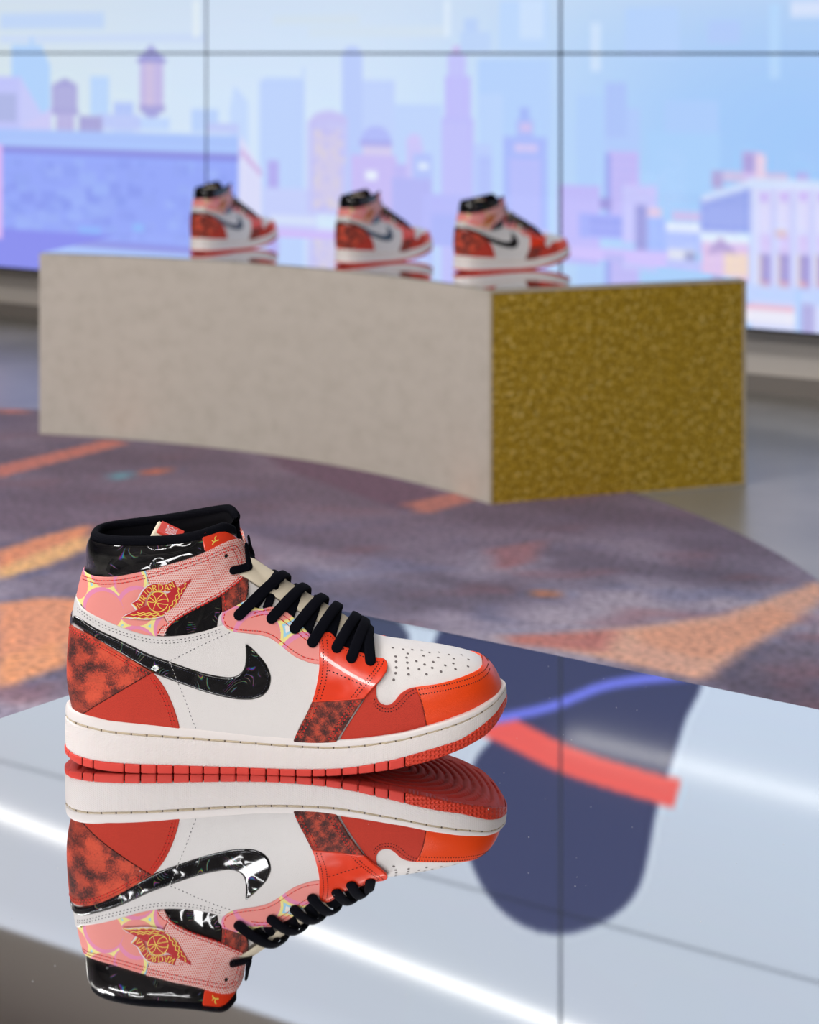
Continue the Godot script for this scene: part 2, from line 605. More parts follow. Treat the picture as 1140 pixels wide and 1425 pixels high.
func paint_skyline():
	# sky: pale warm on the left, blue on the right, greyer towards the top of the wall
	var sky := Image.create(24, 12, false, Image.FORMAT_RGB8)
	for y in 12:
		for x in 24:
			var u := x / 23.0
			var v := y / 11.0
			var low := c8(216, 230, 236).lerp(c8(212, 230, 252), smoothstep(0.2, 0.5, u)).lerp(c8(164, 202, 250), smoothstep(0.5, 0.75, u))
			var mid := c8(206, 220, 232).lerp(c8(204, 220, 244), u)
			var high := c8(198, 197, 203).lerp(c8(192, 206, 222), u)
			var c := high.lerp(mid, smoothstep(0.1, 0.6, v)).lerp(low, smoothstep(0.6, 0.8, v))
			sky.set_pixel(x, y, c)
	sky.resize(int(SW * pic_scale), int(YH * pic_scale), Image.INTERPOLATE_CUBIC)
	pic = sky
	# haze bands and bright slots
	r4(0, 18, 145, 40, 192, 214, 246); r4(0, 48, 285, 60, 204, 220, 246); r4(268, 0, 277, 52, 232, 240, 244)
	r4(380, 22, 500, 34, 214, 226, 236); r4(430, 36, 620, 52, 214, 228, 240)
	r4(617, 0, 627, 52, 224, 238, 250); r4(645, 26, 664, 62, 184, 208, 250); r4(640, 45, 682, 72, 188, 212, 250)
	r4(695, 0, 764, 70, 188, 216, 254); r4(722, 0, 756, 55, 204, 226, 254)
	r4(822, 32, 836, 100, 206, 228, 253); r4(870, 10, 945, 80, 178, 208, 252); r4(985, 28, 1030, 60, 172, 200, 250); r4(1070, 5, 1085, 110, 176, 214, 252); r4(1100, 0, 1180, 24, 214, 226, 252)
	# far towers
	r4(16, 62, 58, 185, 172, 208, 252); shape([[58, 64], [70, 92], [70, 185], [56, 185]], 172, 208, 252); r4(42, 52, 47, 64, 176, 210, 252)
	r4(-20, 106, 28, 185, 190, 192, 250); shape([[28, 106], [72, 182], [28, 182]], 200, 200, 250); r4(-10, 130, 22, 170, 170, 175, 226)
	r4(125, 106, 151, 160, 184, 214, 252); r4(158, 142, 186, 182, 178, 196, 250); r4(136, 160, 196, 182, 188, 200, 250)
	r4(360, 112, 382, 330, 190, 212, 254); r4(366, 108, 424, 330, 188, 210, 254); r4(420, 94, 424, 112, 196, 216, 254); shape([[326, 118], [345, 142], [345, 320], [320, 320], [320, 150]], 196, 218, 254)
	r4(475, 78, 504, 330, 184, 202, 253); dome(490, 78, 14, 14, 184, 202, 253); r4(504, 112, 549, 330, 192, 210, 254); r4(549, 146, 616, 330, 190, 212, 254)
	r4(664, 82, 766, 330, 178, 208, 254); r4(664, 130, 700, 330, 186, 212, 254)
	r4(820, 150, 890, 330, 172, 200, 252); r4(842, 114, 872, 190, 168, 192, 250); r4(802, 132, 842, 330, 172, 206, 253); r4(925, 140, 1000, 210, 168, 202, 252); r4(900, 185, 1000, 270, 164, 206, 252)
	# the roof with two water tanks
	r4(72, 118, 108, 156, 170, 164, 216); shape([[71, 119], [90, 109], [109, 119]], 156, 150, 210); r4(70, 153, 110, 158, 158, 150, 210); r4(78, 158, 104, 182, 184, 174, 224)
	r4(110, 162, 142, 184, 164, 156, 212); shape([[28, 178], [72, 150], [72, 182], [28, 184]], 206, 200, 248)
	r4(194, 84, 227, 150, 194, 178, 226); r4(202, 86, 214, 150, 206, 184, 220); shape([[190, 84], [210, 62], [231, 84]], 156, 152, 216); r4(190, 82, 231, 86, 140, 136, 204); r4(193, 147, 229, 154, 156, 146, 208); dome(211, 150, 14, -14, 160, 154, 216); r4(196, 164, 236, 182, 190, 214, 254)
	r4(266, 152, 303, 184, 184, 208, 252); r4(288, 172, 333, 186, 190, 200, 250)
	r4(-60, 183, 333, 210, 164, 190, 253); r4(-60, 209, 333, 216, 122, 116, 214); r4(-60, 216, 331, 345, 138, 156, 250)
	for k in 150:
		var x := rng.randf_range(-10, 300)
		var y := rng.randf_range(220, 318)
		var s := rng.randf_range(5, 24)
		var t := rng.randf()
		r4(x, y, minf(x + s, 330), y + s * 0.8, 126 + int(22 * t), 142 + int(28 * t), 240 + int(12 * t))
	r4(110, 316, 140, 326, 130, 172, 252); r4(185, 312, 200, 324, 132, 176, 253); r4(-60, 326, 331, 420, 122, 124, 236)
	r4(-60, 200, 3, 330, 226, 176, 244)
	shape([[333, 186], [364, 236], [364, 305], [331, 305]], 224, 222, 250); shape([[333, 205], [364, 240], [364, 246], [333, 212]], 206, 160, 216)
	# mid-town blocks
	r4(372, 224, 388, 262, 176, 166, 240); r4(366, 262, 440, 360, 198, 206, 252); r4(376, 300, 440, 312, 216, 224, 250); r4(380, 318, 470, 372, 208, 186, 250)
	r4(428, 170, 484, 300, 198, 196, 248); dome(457, 172, 27, 18, 198, 190, 244); r4(436, 178, 474, 290, 212, 200, 232)
	for k in 46:
		r4s(rng.randf_range(432, 476), rng.randf_range(172, 290), 5, 4, [226, 210, 210] if k % 2 else [190, 184, 246])
	dome(523, 196, 21, 21, 174, 182, 250); r4(501, 196, 546, 204, 168, 164, 236); r4(504, 204, 545, 260, 216, 202, 238); r4(488, 216, 552, 300, 202, 184, 246); r4(508, 238, 524, 250, 240, 244, 255); r4(548, 228, 566, 300, 190, 180, 246)
	dome(576, 200, 11, 14, 208, 196, 250); r4(566, 200, 588, 300, 204, 194, 250); r4(574, 214, 601, 300, 178, 192, 252); r4(582, 226, 596, 236, 226, 238, 255); r4(545, 248, 600, 370, 178, 176, 246)
	r4(629, 64, 640, 78, 204, 184, 240); r4(623, 76, 648, 108, 194, 192, 253); r4(618, 106, 655, 166, 192, 186, 252); r4(614, 164, 658, 320, 188, 184, 252)
	for k in 5: r4(618 + k * 8, 170, 621 + k * 8, 300, 200, 196, 254)
	r4(658, 200, 684, 330, 186, 204, 254); r4(665, 216, 684, 330, 176, 190, 252)
	r4(700, 190, 761, 330, 164, 180, 252); r4(718, 166, 742, 190, 172, 184, 250); r4(723, 150, 737, 168, 160, 180, 250); r4(724, 172, 740, 182, 212, 190, 240); r4(716, 200, 748, 212, 210, 196, 246); r4(708, 220, 752, 330, 180, 184, 252)
	r4(588, 272, 706, 372, 182, 182, 252); r4(600, 300, 706, 345, 170, 176, 250); r4(470, 352, 760, 420, 204, 188, 252); r4(700, 320, 764, 345, 216, 190, 246)
	r4(845, 212, 889, 300, 196, 180, 248); r4(842, 214, 849, 300, 150, 158, 238)
	for j in 6:
		for k in 4: r4(852 + k * 9, 220 + j * 13, 857 + k * 9, 226 + j * 13, 180, 176, 246)
	r4(776, 258, 834, 380, 190, 180, 250); r4(834, 276, 850, 292, 148, 138, 214); r4(866, 258, 914, 340, 198, 194, 252)
	r4(805, 298, 866, 332, 160, 168, 250); r4(820, 304, 866, 310, 140, 148, 238); r4(820, 318, 866, 323, 140, 148, 238); r4(884, 286, 900, 380, 148, 146, 216); r4(900, 304, 926, 380, 158, 182, 252); r4(900, 290, 920, 302, 226, 196, 226)
	r4(926, 310, 982, 322, 232, 238, 253); r4(926, 322, 980, 352, 174, 190, 252); r4(930, 346, 968, 362, 224, 224, 240); r4(953, 350, 968, 372, 150, 154, 200); r4(935, 296, 985, 308, 206, 186, 232); r4(764, 345, 930, 420, 208, 188, 252); r4(840, 352, 868, 380, 184, 178, 244); r4(926, 362, 985, 420, 186, 190, 250)
	# white block on the right
	r4(990, 240, 1096, 254, 206, 190, 228); r4(990, 238, 1006, 262, 172, 160, 214); r4(1033, 212, 1060, 250, 214, 186, 236); r4(1033, 213, 1050, 240, 170, 152, 216); r4(1050, 216, 1064, 250, 236, 206, 230); r4(1108, 240, 1124, 254, 176, 172, 236)
	shape([[974, 276], [1044, 254], [1044, 324], [974, 324]], 146, 160, 236); shape([[976, 272], [1044, 250], [1044, 262], [976, 282]], 206, 220, 253)
	r4(1044, 252, 1240, 480, 214, 218, 253); r4(1040, 252, 1240, 262, 212, 228, 254)
	for k in 7:
		var x0 := 1056 + 26.5 * k
		r4(x0, 266, x0 + 16, 322, 222, 216, 250); r4(x0 + 2, 268, x0 + 14, 280, 204, 180, 246); r4(x0 + 17, 264, x0 + 21, 400, 190, 186, 246); r4(x0 + 1, 326, x0 + 16, 352, 216, 196, 246)
		r4(x0, 354, x0 + 16, 400, 158, 142, 206); r4(x0, 354, x0 + 4, 398, 226, 196, 186); r4(x0 + 4, 392, x0 + 14, 400, 222, 160, 180)
	r4(1078, 322, 1094, 327, 226, 170, 160); r4(1036, 402, 1240, 426, 190, 208, 253); r4(1036, 424, 1104, 434, 240, 176, 196); r4(1034, 432, 1106, 452, 242, 236, 246); r4(1115, 424, 1134, 480, 174, 166, 222); r4(1106, 404, 1114, 480, 176, 206, 253)
	r4(974, 324, 1042, 338, 226, 238, 253); r4(976, 338, 1042, 392, 228, 192, 232); r4(1008, 352, 1042, 384, 248, 214, 190); shape([[982, 352], [1002, 330], [1026, 352]], 180, 152, 206)
	# big soft abstract shapes higher on the wall, seen only in the mirror
	shape(smooth_loop([[630, 860], [760, 870], [965, 925], [950, 1010], [915, 1120], [880, 1250], [780, 1300], [690, 1260], [640, 1150], [660, 1060], [690, 1010], [600, 950]]), 40, 48, 92, true)
	shape(smooth_loop([[460, 830], [520, 838], [570, 890], [500, 910]]), 52, 60, 92, true)
	ribbon([[560, 960], [690, 1010], [800, 1062], [960, 1110]], 40, 242, 88, 76, true)
	ribbon([[640, 1010], [760, 985], [850, 952], [970, 938]], 13, 110, 120, 236, true)
	var w0 := pic.get_width()
	var h0 := pic.get_height()
	pic.resize(w0 / 4, h0 / 4, Image.INTERPOLATE_LANCZOS)
	pic.resize(w0, h0, Image.INTERPOLATE_CUBIC)

func r4s(x: float, y: float, w: float, h: float, c: Array):
	r4(x, y, x + w, y + h, c[0], c[1], c[2])

func make_video_wall():
	paint_skyline()
	var tex := ImageTexture.create_from_image(pic)
	var face := StandardMaterial3D.new()
	face.albedo_color = Color(0.02, 0.02, 0.02)
	face.roughness = 0.08
	face.metallic_specular = 1.0
	face.emission_enabled = true
	face.emission_texture = tex
	face.emission = Color.WHITE
	face.emission_operator = BaseMaterial3D.EMISSION_OP_MULTIPLY
	face.emission_energy_multiplier = 1.0
	var wall := thing("video_wall", "wall-wide bank of tiled display panels showing a pale city skyline", "video wall", at_wall(0, 0, 0), -atan2(wall_dir().y, wall_dir().x))
	# local axes: x along the wall, z towards the room
	var st := st_new()
	bx(st, Vector3(S0 + SW / 2, Y0 + YH / 2, 0.04), Vector3(SW + 0.02, YH + 0.02, 0.08))
	part(st, "mounting_frame", M.trim_metal, wall)
	var seam := on_wall(286.5, 72).x
	var pw := 1.287
	var ph := 0.7255
	var gap := 0.0036
	var y := Y0
	while y < Y0 + YH - 0.05:
		var y1 := minf(y + ph, Y0 + YH)
		var s := seam - pw * 6
		while s < S0 + SW - 0.01:
			var a := maxf(s, S0) + gap * 1.6
			var b := minf(s + pw, S0 + SW) - gap * 1.6
			if b - a > 0.05:
				var body := st_new()
				bx(body, Vector3((a + b) / 2, (y + y1) / 2, 0.098), Vector3(b - a + gap * 1.2, y1 - y - gap * 0.8, 0.035))
				var o := part(body, "display_panel", M.bezel, wall)
				var f := st_new()
				var q := [Vector2(a, y + gap), Vector2(b, y + gap), Vector2(b, y1 - gap), Vector2(a, y1 - gap)]
				var v := []
				var uv := []
				for p in q:
					v.append(Vector3(p.x, p.y, SCREEN_OUT))
					uv.append(Vector2((p.x - S0) / SW, (Y0 + YH - p.y) / YH))
				quad(f, v[0], v[1], v[2], v[3], Vector3(0, 0, 1), uv[0], uv[1], uv[2], uv[3])
				# rim of the glass, so that the face is a solid pane
				for k in 4:
					var p0: Vector3 = v[k]
					var p1: Vector3 = v[(k + 1) % 4]
					var c: Vector3 = (v[0] + v[2]) / 2
					quad(f, p0, p1, p1 - Vector3(0, 0, 0.006), p0 - Vector3(0, 0, 0.006), ((p0 + p1) / 2 - c).normalized(), uv[k], uv[(k + 1) % 4], uv[(k + 1) % 4], uv[k])
				part(f, "screen", face, o)
			s += pw
		y += ph
	var l := AreaLight3D.new()
	l.name = "screen_light"
	l.area_size = Vector2(SW, YH)
	l.light_energy = 0.3
	l.light_color = c8(214, 224, 250)
	l.area_range = 20.0
	l.shadow_enabled = true
	wall.add_child(l)
	l.position = Vector3(S0 + SW / 2, Y0 + YH / 2, SCREEN_OUT + 0.01)
	l.rotation.y = PI

# ------------------------------------------------------------------ rug, bench, near plinth

func ring_poly(r1: float, r2: float, a1: float, a2: float, n: int) -> PackedVector2Array:
	var q := PackedVector2Array()
	for k in n + 1:
		var a := deg_to_rad(lerpf(a1, a2, k / float(n)))
		q.append(O + Vector2(cos(a), sin(a)) * r1)
	for k in n + 1:
		var a := deg_to_rad(lerpf(a2, a1, k / float(n)))
		q.append(O + Vector2(cos(a), sin(a)) * r2)
	return q

func bench_poly(grow := 0.0) -> PackedVector2Array:
	var q := ring_poly(1.7134 - grow, 2.2927 + grow, -31.42, -75.83, 48)
	q[q.size() - 1] = Vector2(0.706, -4.411)
	if grow > 0.0: return Geometry2D.offset_polygon(bench_poly(), grow)[0]
	return q

func plinth_poly() -> PackedVector2Array:
	var c := Vector2(-0.0706, -1.7947)
	var a := Vector2(0.799, 0.601)
	var b := Vector2(-0.601, 0.799)
	return PackedVector2Array([c, c + a * 1.5, c + a * 1.5 + b * 0.95, c + b * 0.95])

func floor_at(px: float, py: float) -> Vector2:
	var d := FOC * EYE.y / (py - 72.0)
	return Vector2((px - 570.0) / FOC * d, -d)

func make_rug():
	var q := PackedVector2Array()
	for k in 160:
		q.append(O + Vector2(cos(TAU * k / 160), sin(TAU * k / 160)) * 2.025)
	var best := q
	for cut in [bench_poly(0.004), Geometry2D.offset_polygon(plinth_poly(), 0.004)[0]]:
		var pieces := Geometry2D.clip_polygons(best, cut)
		var area := 0.0
		for p in pieces:
			var a := 0.0
			for i in p.size(): a += p[i].cross(p[(i + 1) % p.size()])
			if a > area:
				area = a
				best = p
	var st := st_new()
	var size := 2.1
	# pattern: streaky violet greys with long shafts of orange light woven in
	var w := 512
	var im := Image.create(w, w, false, Image.FORMAT_RGB8)
	var n := FastNoiseLite.new()
	n.seed = 61
	n.frequency = 0.016
	n.fractal_octaves = 5
	n.domain_warp_enabled = true
	n.domain_warp_amplitude = 30
	var n2 := FastNoiseLite.new()
	n2.seed = 62
	n2.frequency = 0.02
	n2.fractal_octaves = 4
	var g := ramp([[0.0, c8(92, 81, 106)], [0.35, c8(117, 106, 130)], [0.55, c8(139, 128, 152)], [0.75, c8(160, 149, 171)], [1.0, c8(180, 168, 186)]])
	for y in w:
		for x in w:
			var u := x * 0.8 + y * 0.6
			var v := -x * 0.6 + y * 0.8
			var k := n.get_noise_2d(u * 0.8, v * 1.5) * 0.95 + 0.5
			var c := g.sample(clampf(k, 0, 1))
			var t := n2.get_noise_2d(x * 1.0, y * 1.6)
			c = c.lerp(c8(150, 84, 92), clampf(t * 1.3 - 0.25, 0, 0.4))
			c = c.lerp(c8(96, 110, 160), clampf(-t * 1.3 - 0.3, 0, 0.35))
			# plum ground towards the bench
			var pz: float = (y / float(w) * 2.0 - 1.0) * size + O.y
			c = c.lerp(c8(112, 84, 108), clampf((-3.55 - pz) * 1.2, 0, 0.6))
			im.set_pixel(x, y, c)
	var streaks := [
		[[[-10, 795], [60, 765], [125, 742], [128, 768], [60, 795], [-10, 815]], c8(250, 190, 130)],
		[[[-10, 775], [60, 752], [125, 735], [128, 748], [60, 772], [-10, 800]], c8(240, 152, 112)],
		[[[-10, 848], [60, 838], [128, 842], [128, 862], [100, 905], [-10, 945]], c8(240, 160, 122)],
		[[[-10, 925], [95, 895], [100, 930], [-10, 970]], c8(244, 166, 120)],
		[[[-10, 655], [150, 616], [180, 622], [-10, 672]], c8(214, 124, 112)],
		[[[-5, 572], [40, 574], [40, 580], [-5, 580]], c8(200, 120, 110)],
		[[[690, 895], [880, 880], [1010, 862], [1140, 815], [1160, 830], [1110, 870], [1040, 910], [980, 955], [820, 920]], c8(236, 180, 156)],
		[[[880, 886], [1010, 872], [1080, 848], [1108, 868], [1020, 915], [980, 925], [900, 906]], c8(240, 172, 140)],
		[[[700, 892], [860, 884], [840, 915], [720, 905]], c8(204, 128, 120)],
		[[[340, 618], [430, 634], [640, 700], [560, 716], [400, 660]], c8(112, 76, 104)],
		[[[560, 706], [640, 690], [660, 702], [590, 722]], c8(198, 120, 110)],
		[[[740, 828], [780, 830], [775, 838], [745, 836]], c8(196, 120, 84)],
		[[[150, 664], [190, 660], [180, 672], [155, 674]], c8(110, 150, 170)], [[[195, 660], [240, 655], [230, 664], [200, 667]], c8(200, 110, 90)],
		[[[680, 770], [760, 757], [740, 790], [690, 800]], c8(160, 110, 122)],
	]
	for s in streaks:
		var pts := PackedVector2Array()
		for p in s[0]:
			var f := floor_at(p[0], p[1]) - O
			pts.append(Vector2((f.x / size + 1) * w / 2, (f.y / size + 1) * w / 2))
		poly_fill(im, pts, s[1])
	im.resize(w / 3, w / 3, Image.INTERPOLATE_LANCZOS)
	im.resize(1024, 1024, Image.INTERPOLATE_CUBIC)
	var m := sm(Color.WHITE, 0.95)
	m.albedo_texture = ImageTexture.create_from_image(im)
	m.detail_enabled = true
	m.detail_blend_mode = BaseMaterial3D.BLEND_MODE_MUL
	m.detail_albedo = ntex(0.07, 5, 71, [[0.0, Color(0.58, 0.58, 0.6)], [0.4, Color(0.88, 0.88, 0.89)], [0.6, Color(0.99, 0.99, 0.99)], [1.0, Color(1, 1, 1)]], 1024)
	m.detail_uv_layer = BaseMaterial3D.DETAIL_UV_2
	m.uv2_scale = Vector3(3.2, 3.2, 1)
	m.rim_enabled = true
	m.rim = 0.3
	bump(m, ntex(0.2, 3, 72, [], 512), 0.0)
	m.heightmap_enabled = false
	# top in one flat piece, a rounded edge below
	var ix := Geometry2D.triangulate_polygon(best)
	for k in range(0, ix.size(), 3):
		var v := []
		for j in 3: v.append(best[ix[k + j]])
		var uv := []
		for p in v: uv.append((p - O) / (2 * size) + Vector2(0.5, 0.5))
		st.set_uv2(uv[0])
		tri2(st, v, uv, 0.008)
	for i in best.size():
		var a := best[i]
		var b := best[(i + 1) % best.size()]
		var d := (b - a).normalized()
		var ua := (a - O) / (2 * size) + Vector2(0.5, 0.5)
		quad(st, Vector3(a.x, 0.0005, a.y), Vector3(b.x, 0.0005, b.y), Vector3(b.x, 0.008, b.y), Vector3(a.x, 0.008, a.y), Vector3(d.y, 0, -d.x), ua, ua, ua, ua)
	var o := part(st, "rug", m)
	tag(o, "round violet-grey rug with woven orange streaks lying on the concrete floor", "rug")

func tri2(st: SurfaceTool, v: Array, uv: Array, y: float):
	var q := [Vector3(v[0].x, y, v[0].y), Vector3(v[1].x, y, v[1].y), Vector3(v[2].x, y, v[2].y)]
	var order := [0, 1, 2]
	if (q[1] - q[0]).cross(q[2] - q[0]).y > 0: order = [0, 2, 1]
	for j in order:
		st.set_normal(Vector3.UP)
		st.set_uv(uv[j])
		st.set_uv2(uv[j])
		st.add_vertex(q[j])

func make_bench():
	var t := thing("curved_bench", "curved grey display bench with a gold glitter end and mirror top", "display bench")
	var body := bench_poly()
	var st := st_new()
	prism(st, body, 0.0, TOP - 0.003)
	part(st, "body", M.laminate, t)
	# mirror plate, its thin edge a hair inside the body
	st = st_new()
	var plate: PackedVector2Array = Geometry2D.offset_polygon(body, -0.002)[0]
	prism(st, plate, TOP - 0.003, TOP)
	part(st, "mirror_top", M.mirror, t)
	# glitter panel on the near end, framed by thin pale edges
	var k := O + Vector2(cos(deg_to_rad(-31.42)), sin(deg_to_rad(-31.42))) * 1.7134
	var gl := Vector2(0.706, -4.411)
	var d := (gl - k).normalized()
	var n := Vector2(-d.y, d.x)
	if n.y < 0: n = -n
	st = st_new()
	var h := TOP - 0.003
	var c := (k + gl) / 2 + n * 0.004
	var turn := Basis(Vector3.UP, -atan2(d.y, d.x))
	bx(st, Vector3(c.x, h / 2, c.y), Vector3((gl - k).length() - 0.008, h - 0.010, 0.008), turn)
	part(st, "glitter_panel", M.glitter, t)
	for e in [[k, 0.004, 0.004], [gl, -0.001, 0.010]]:
		st = st_new()
		var p: Vector2 = e[0] + d * e[1] * 0.5 + n * 0.004
		bx(st, Vector3(p.x, h / 2, p.y), Vector3(e[2], h, 0.009), turn)
		part(st, "edge_trim", M.edge, t)
	for yy in [0.003, TOP - 0.0055]:
		st = st_new()
		bx(st, Vector3(c.x, yy, c.y), Vector3((gl - k).length(), 0.005, 0.009), turn)
		part(st, "edge_trim", M.edge, t)

func make_near_plinth():
	var t := thing("display_plinth", "grey display plinth with a mirror top under the large sneaker", "display plinth")
	var st := st_new()
	var q := plinth_poly()
	prism(st, q, 0.0, TOP - 0.004)
	part(st, "body", M.laminate, t)
	st = st_new()
	prism(st, q, TOP - 0.004, TOP)
	part(st, "mirror_top", M.mirror, t)

	# a few flecks of dust lying on the mirror
	var fleck := SphereMesh.new()
	fleck.radius = 0.00022
	fleck.height = 0.0003
	fleck.radial_segments = 6
	fleck.rings = 3
	var mm := MultiMesh.new()
	mm.transform_format = MultiMesh.TRANSFORM_3D
	mm.mesh = fleck
	mm.instance_count = 220
	for k in 220:
		var p := q[0] + (q[1] - q[0]) * rng.randf_range(0.01, 0.5) + (q[3] - q[0]) * rng.randf_range(0.02, 0.9)
		var sc := rng.randf_range(0.5, 1.3)
		mm.set_instance_transform(k, Transform3D(Basis.from_scale(Vector3(sc, sc, sc)), Vector3(p.x, TOP + 0.00012, p.y)))
	var dust := MultiMeshInstance3D.new()
	dust.name = "dust"
	dust.multimesh = mm
	dust.material_override = sm(c8(214, 214, 216), 0.9)
	add_child(dust)
	tag(dust, "pale dust flecks scattered over the near mirror top", "dust", "", "stuff")

# ------------------------------------------------------------------ the sneaker: last (a bent tube from toe to collar)

const NR := 360
var rows := PackedFloat32Array()
const SIGHT := Vector3(0.23405, 0.479, 1.417)    # the drafting point from which the outlines below were taken, in the sneaker's own axes

func bend(x: float) -> float:
	var t := clampf((x - 0.17) / 0.13, 0, 1)
	return -0.008 * t * t

func make_last():
	# top point x y, bottom point x y, half width (mm), place of the widest line, roundness above and below it
	var s := [
		[296.3, 45.0, 295.5, 43.0, 0.5, 0.5, 0.8, 0.6], [294, 51.5, 293, 37, 14.5, 0.5, 0.78, 0.55], [288, 60, 286, 30, 25.6, 0.5, 0.75, 0.5],
		[277, 66.5, 273, 24, 35.0, 0.5, 0.75, 0.5], [258, 71.5, 253, 18, 40.8, 0.56, 0.75, 0.5], [236, 75.5, 230, 14, 43.0, 0.66, 0.76, 0.5],
		[212, 80.5, 200, 13, 42.2, 0.76, 0.80, 0.5], [195, 90, 170, 12, 39.2, 0.8, 0.88, 0.5], [175, 101.5, 140, 12, 36.0, 0.8, 0.92, 0.5],
		[155, 113, 108, 12, 34, 0.78, 0.9, 0.5], [138.5, 123.5, 70, 12, 33, 0.72, 0.86, 0.5], [128.5, 132, 34, 14, 32.2, 0.66, 0.82, 0.52],
		[124, 137, 15, 22, 31.8, 0.6, 0.78, 0.58], [121.5, 141, 5.6, 50, 31.5, 0.56, 0.74, 0.62], [120, 146, 5.8, 82, 31.5, 0.54, 0.66, 0.68],
		[118.8, 152, 10, 113, 31.5, 0.5, 0.60, 0.72], [118.2, 158.5, 16.8, 139, 31.5, 0.5, 0.55, 0.74], [117.6, 165, 19.5, 152.5, 31.5, 0.5, 0.52, 0.74]]
	rows.resize((NR + 1) * 8)
	var n := s.size()
	for i in NR + 1:
		var f := i / float(NR) * (n - 1)
		var k := mini(int(f), n - 2)
		var t := f - k
		for c in 8:
			var v := cubic_interpolate(s[k][c], s[k + 1][c], s[maxi(k - 1, 0)][c], s[mini(k + 2, n - 1)][c], t)
			rows[i * 8 + c] = maxf(0.0, v) * (0.001 if c < 5 else 1.0)

# a point of the last; u runs from the toe to the collar, v from the middle of the instep round the outer side (0..1) or the inner (0..-1) to the sole and the back of the heel
func last_at(u: float, v: float) -> Vector3:
	if v > 1.0: v -= 2.0
	if v < -1.0: v += 2.0
	var f := clampf(u, 0.0, 1.0) * NR
	var i := mini(int(f), NR - 1)
	var t := f - i
	var o := i * 8
	var tx := lerpf(rows[o], rows[o + 8], t)
	var ty := lerpf(rows[o + 1], rows[o + 9], t)
	var bx_ := lerpf(rows[o + 2], rows[o + 10], t)
	var by := lerpf(rows[o + 3], rows[o + 11], t)
	var w := lerpf(rows[o + 4], rows[o + 12], t)
	var mu := lerpf(rows[o + 5], rows[o + 13], t)
	var c := cos(PI * v)
	var s := absf(sin(PI * v))
	var a: float
	var z: float
	if c >= 0.0:
		a = mu - mu * c
		z = w * pow(s, lerpf(rows[o + 6], rows[o + 14], t))
	else:
		a = mu - (1.0 - mu) * c
		z = w * pow(s, lerpf(rows[o + 7], rows[o + 15], t))
	var x := tx + (bx_ - tx) * a
	return Vector3(x, ty + (by - ty) * a, (z if v >= 0 else -z) + bend(x))

# where the collar's edge runs: dipped at the sides, rounded off at the front corners
func rim_u(v: float) -> float:
	if v > 1.0: v -= 2.0
	if v < -1.0: v = -2.0 - v
	var outer := 1.0 if v > 0.0 else 0.0
	v = absf(v)
	var c := smoothstep(0.24, 0.05, v)
	return 1.0 - 0.024 * sin(PI * v) * sin(PI * v) - 0.05 * c * c - outer * 0.022 * smoothstep(0.65, 0.3, v)

func normal_at(u: float, v: float) -> Vector3:
	var u0 := maxf(u - 0.002, 0.0)
	var u1 := minf(u + 0.002, 1.0)
	var a := last_at(u1, v) - last_at(u0, v)
	var b := last_at(u, v + 0.004) - last_at(u, v - 0.004)
	return a.cross(b).normalized()

func sheet_of(p: Vector3) -> Vector2:
	var k := SIGHT.z / (SIGHT.z - p.z)
	return Vector2(SIGHT.x + (p.x - SIGHT.x) * k, SIGHT.y + (p.y - SIGHT.y) * k) * 1000.0

var near_cells := {}
var near_uv := PackedVector2Array()
var near_sheet := PackedVector2Array()
func make_finder():
	for i in range(1, 200):
		for j in range(0, 81):
			var u := i / 200.0
			var v := j / 80.0
			var p := last_at(u, v)
			if normal_at(u, clampf(v, 0.004, 0.996)).dot(SIGHT - p) < 0: continue
			var q := sheet_of(p)
			var key := Vector2i(floori(q.x / 4), floori(q.y / 4))
			if not near_cells.has(key): near_cells[key] = []
			near_cells[key].append(near_uv.size())
			near_uv.append(Vector2(u, v))
			near_sheet.append(q)

# where the outer side of the last lies under a point of the drafting sheet (mm)
func uv_at(q: Vector2) -> Vector2:
	var c := Vector2i(floori(q.x / 4), floori(q.y / 4))
	var best := -1
	var bd := 1e9
	for r in range(1, 9):
		for y in range(-r, r + 1):
			for x in range(-r, r + 1):
				if r > 1 and absi(x) < r and absi(y) < r: continue
				for k in near_cells.get(c + Vector2i(x, y), []):
					var d := near_sheet[k].distance_squared_to(q)
					if d < bd:
						bd = d
						best = k
		if best >= 0 and r >= 1 and bd < (r * 4.0) * (r * 4.0): break
	if best < 0: return Vector2(0.5, 0.5)
	var w := near_uv[best]
	var err := sqrt(bd)
	for it in 10:
		var p := sheet_of(last_at(w.x, w.y))
		var r2 := q - p
		if r2.length() < 0.01: break
		var eu := 0.001 if w.x < 0.998 else -0.001
		var ev := 0.002 if w.y < 0.997 else -0.002
		var a := (sheet_of(last_at(w.x + eu, w.y)) - p) / eu
		var b := (sheet_of(last_at(w.x, w.y + ev)) - p) / ev
		var det := a.cross(b)
		if absf(det) < 1e-3: break
		var st := Vector2(r2.cross(b), a.cross(r2)) / det
		st = st.clamp(Vector2(-0.02, -0.04), Vector2(0.02, 0.04))
		var ok := false
		for h in 4:
			var w2 := (w + st).clamp(Vector2(0.003, 0.0), Vector2(0.999, 1.0))
			var e2 := (q - sheet_of(last_at(w2.x, w2.y))).length()
			if e2 < err:
				w = w2
				err = e2
				ok = true
				break
			st *= 0.4
		if not ok: break
	return w

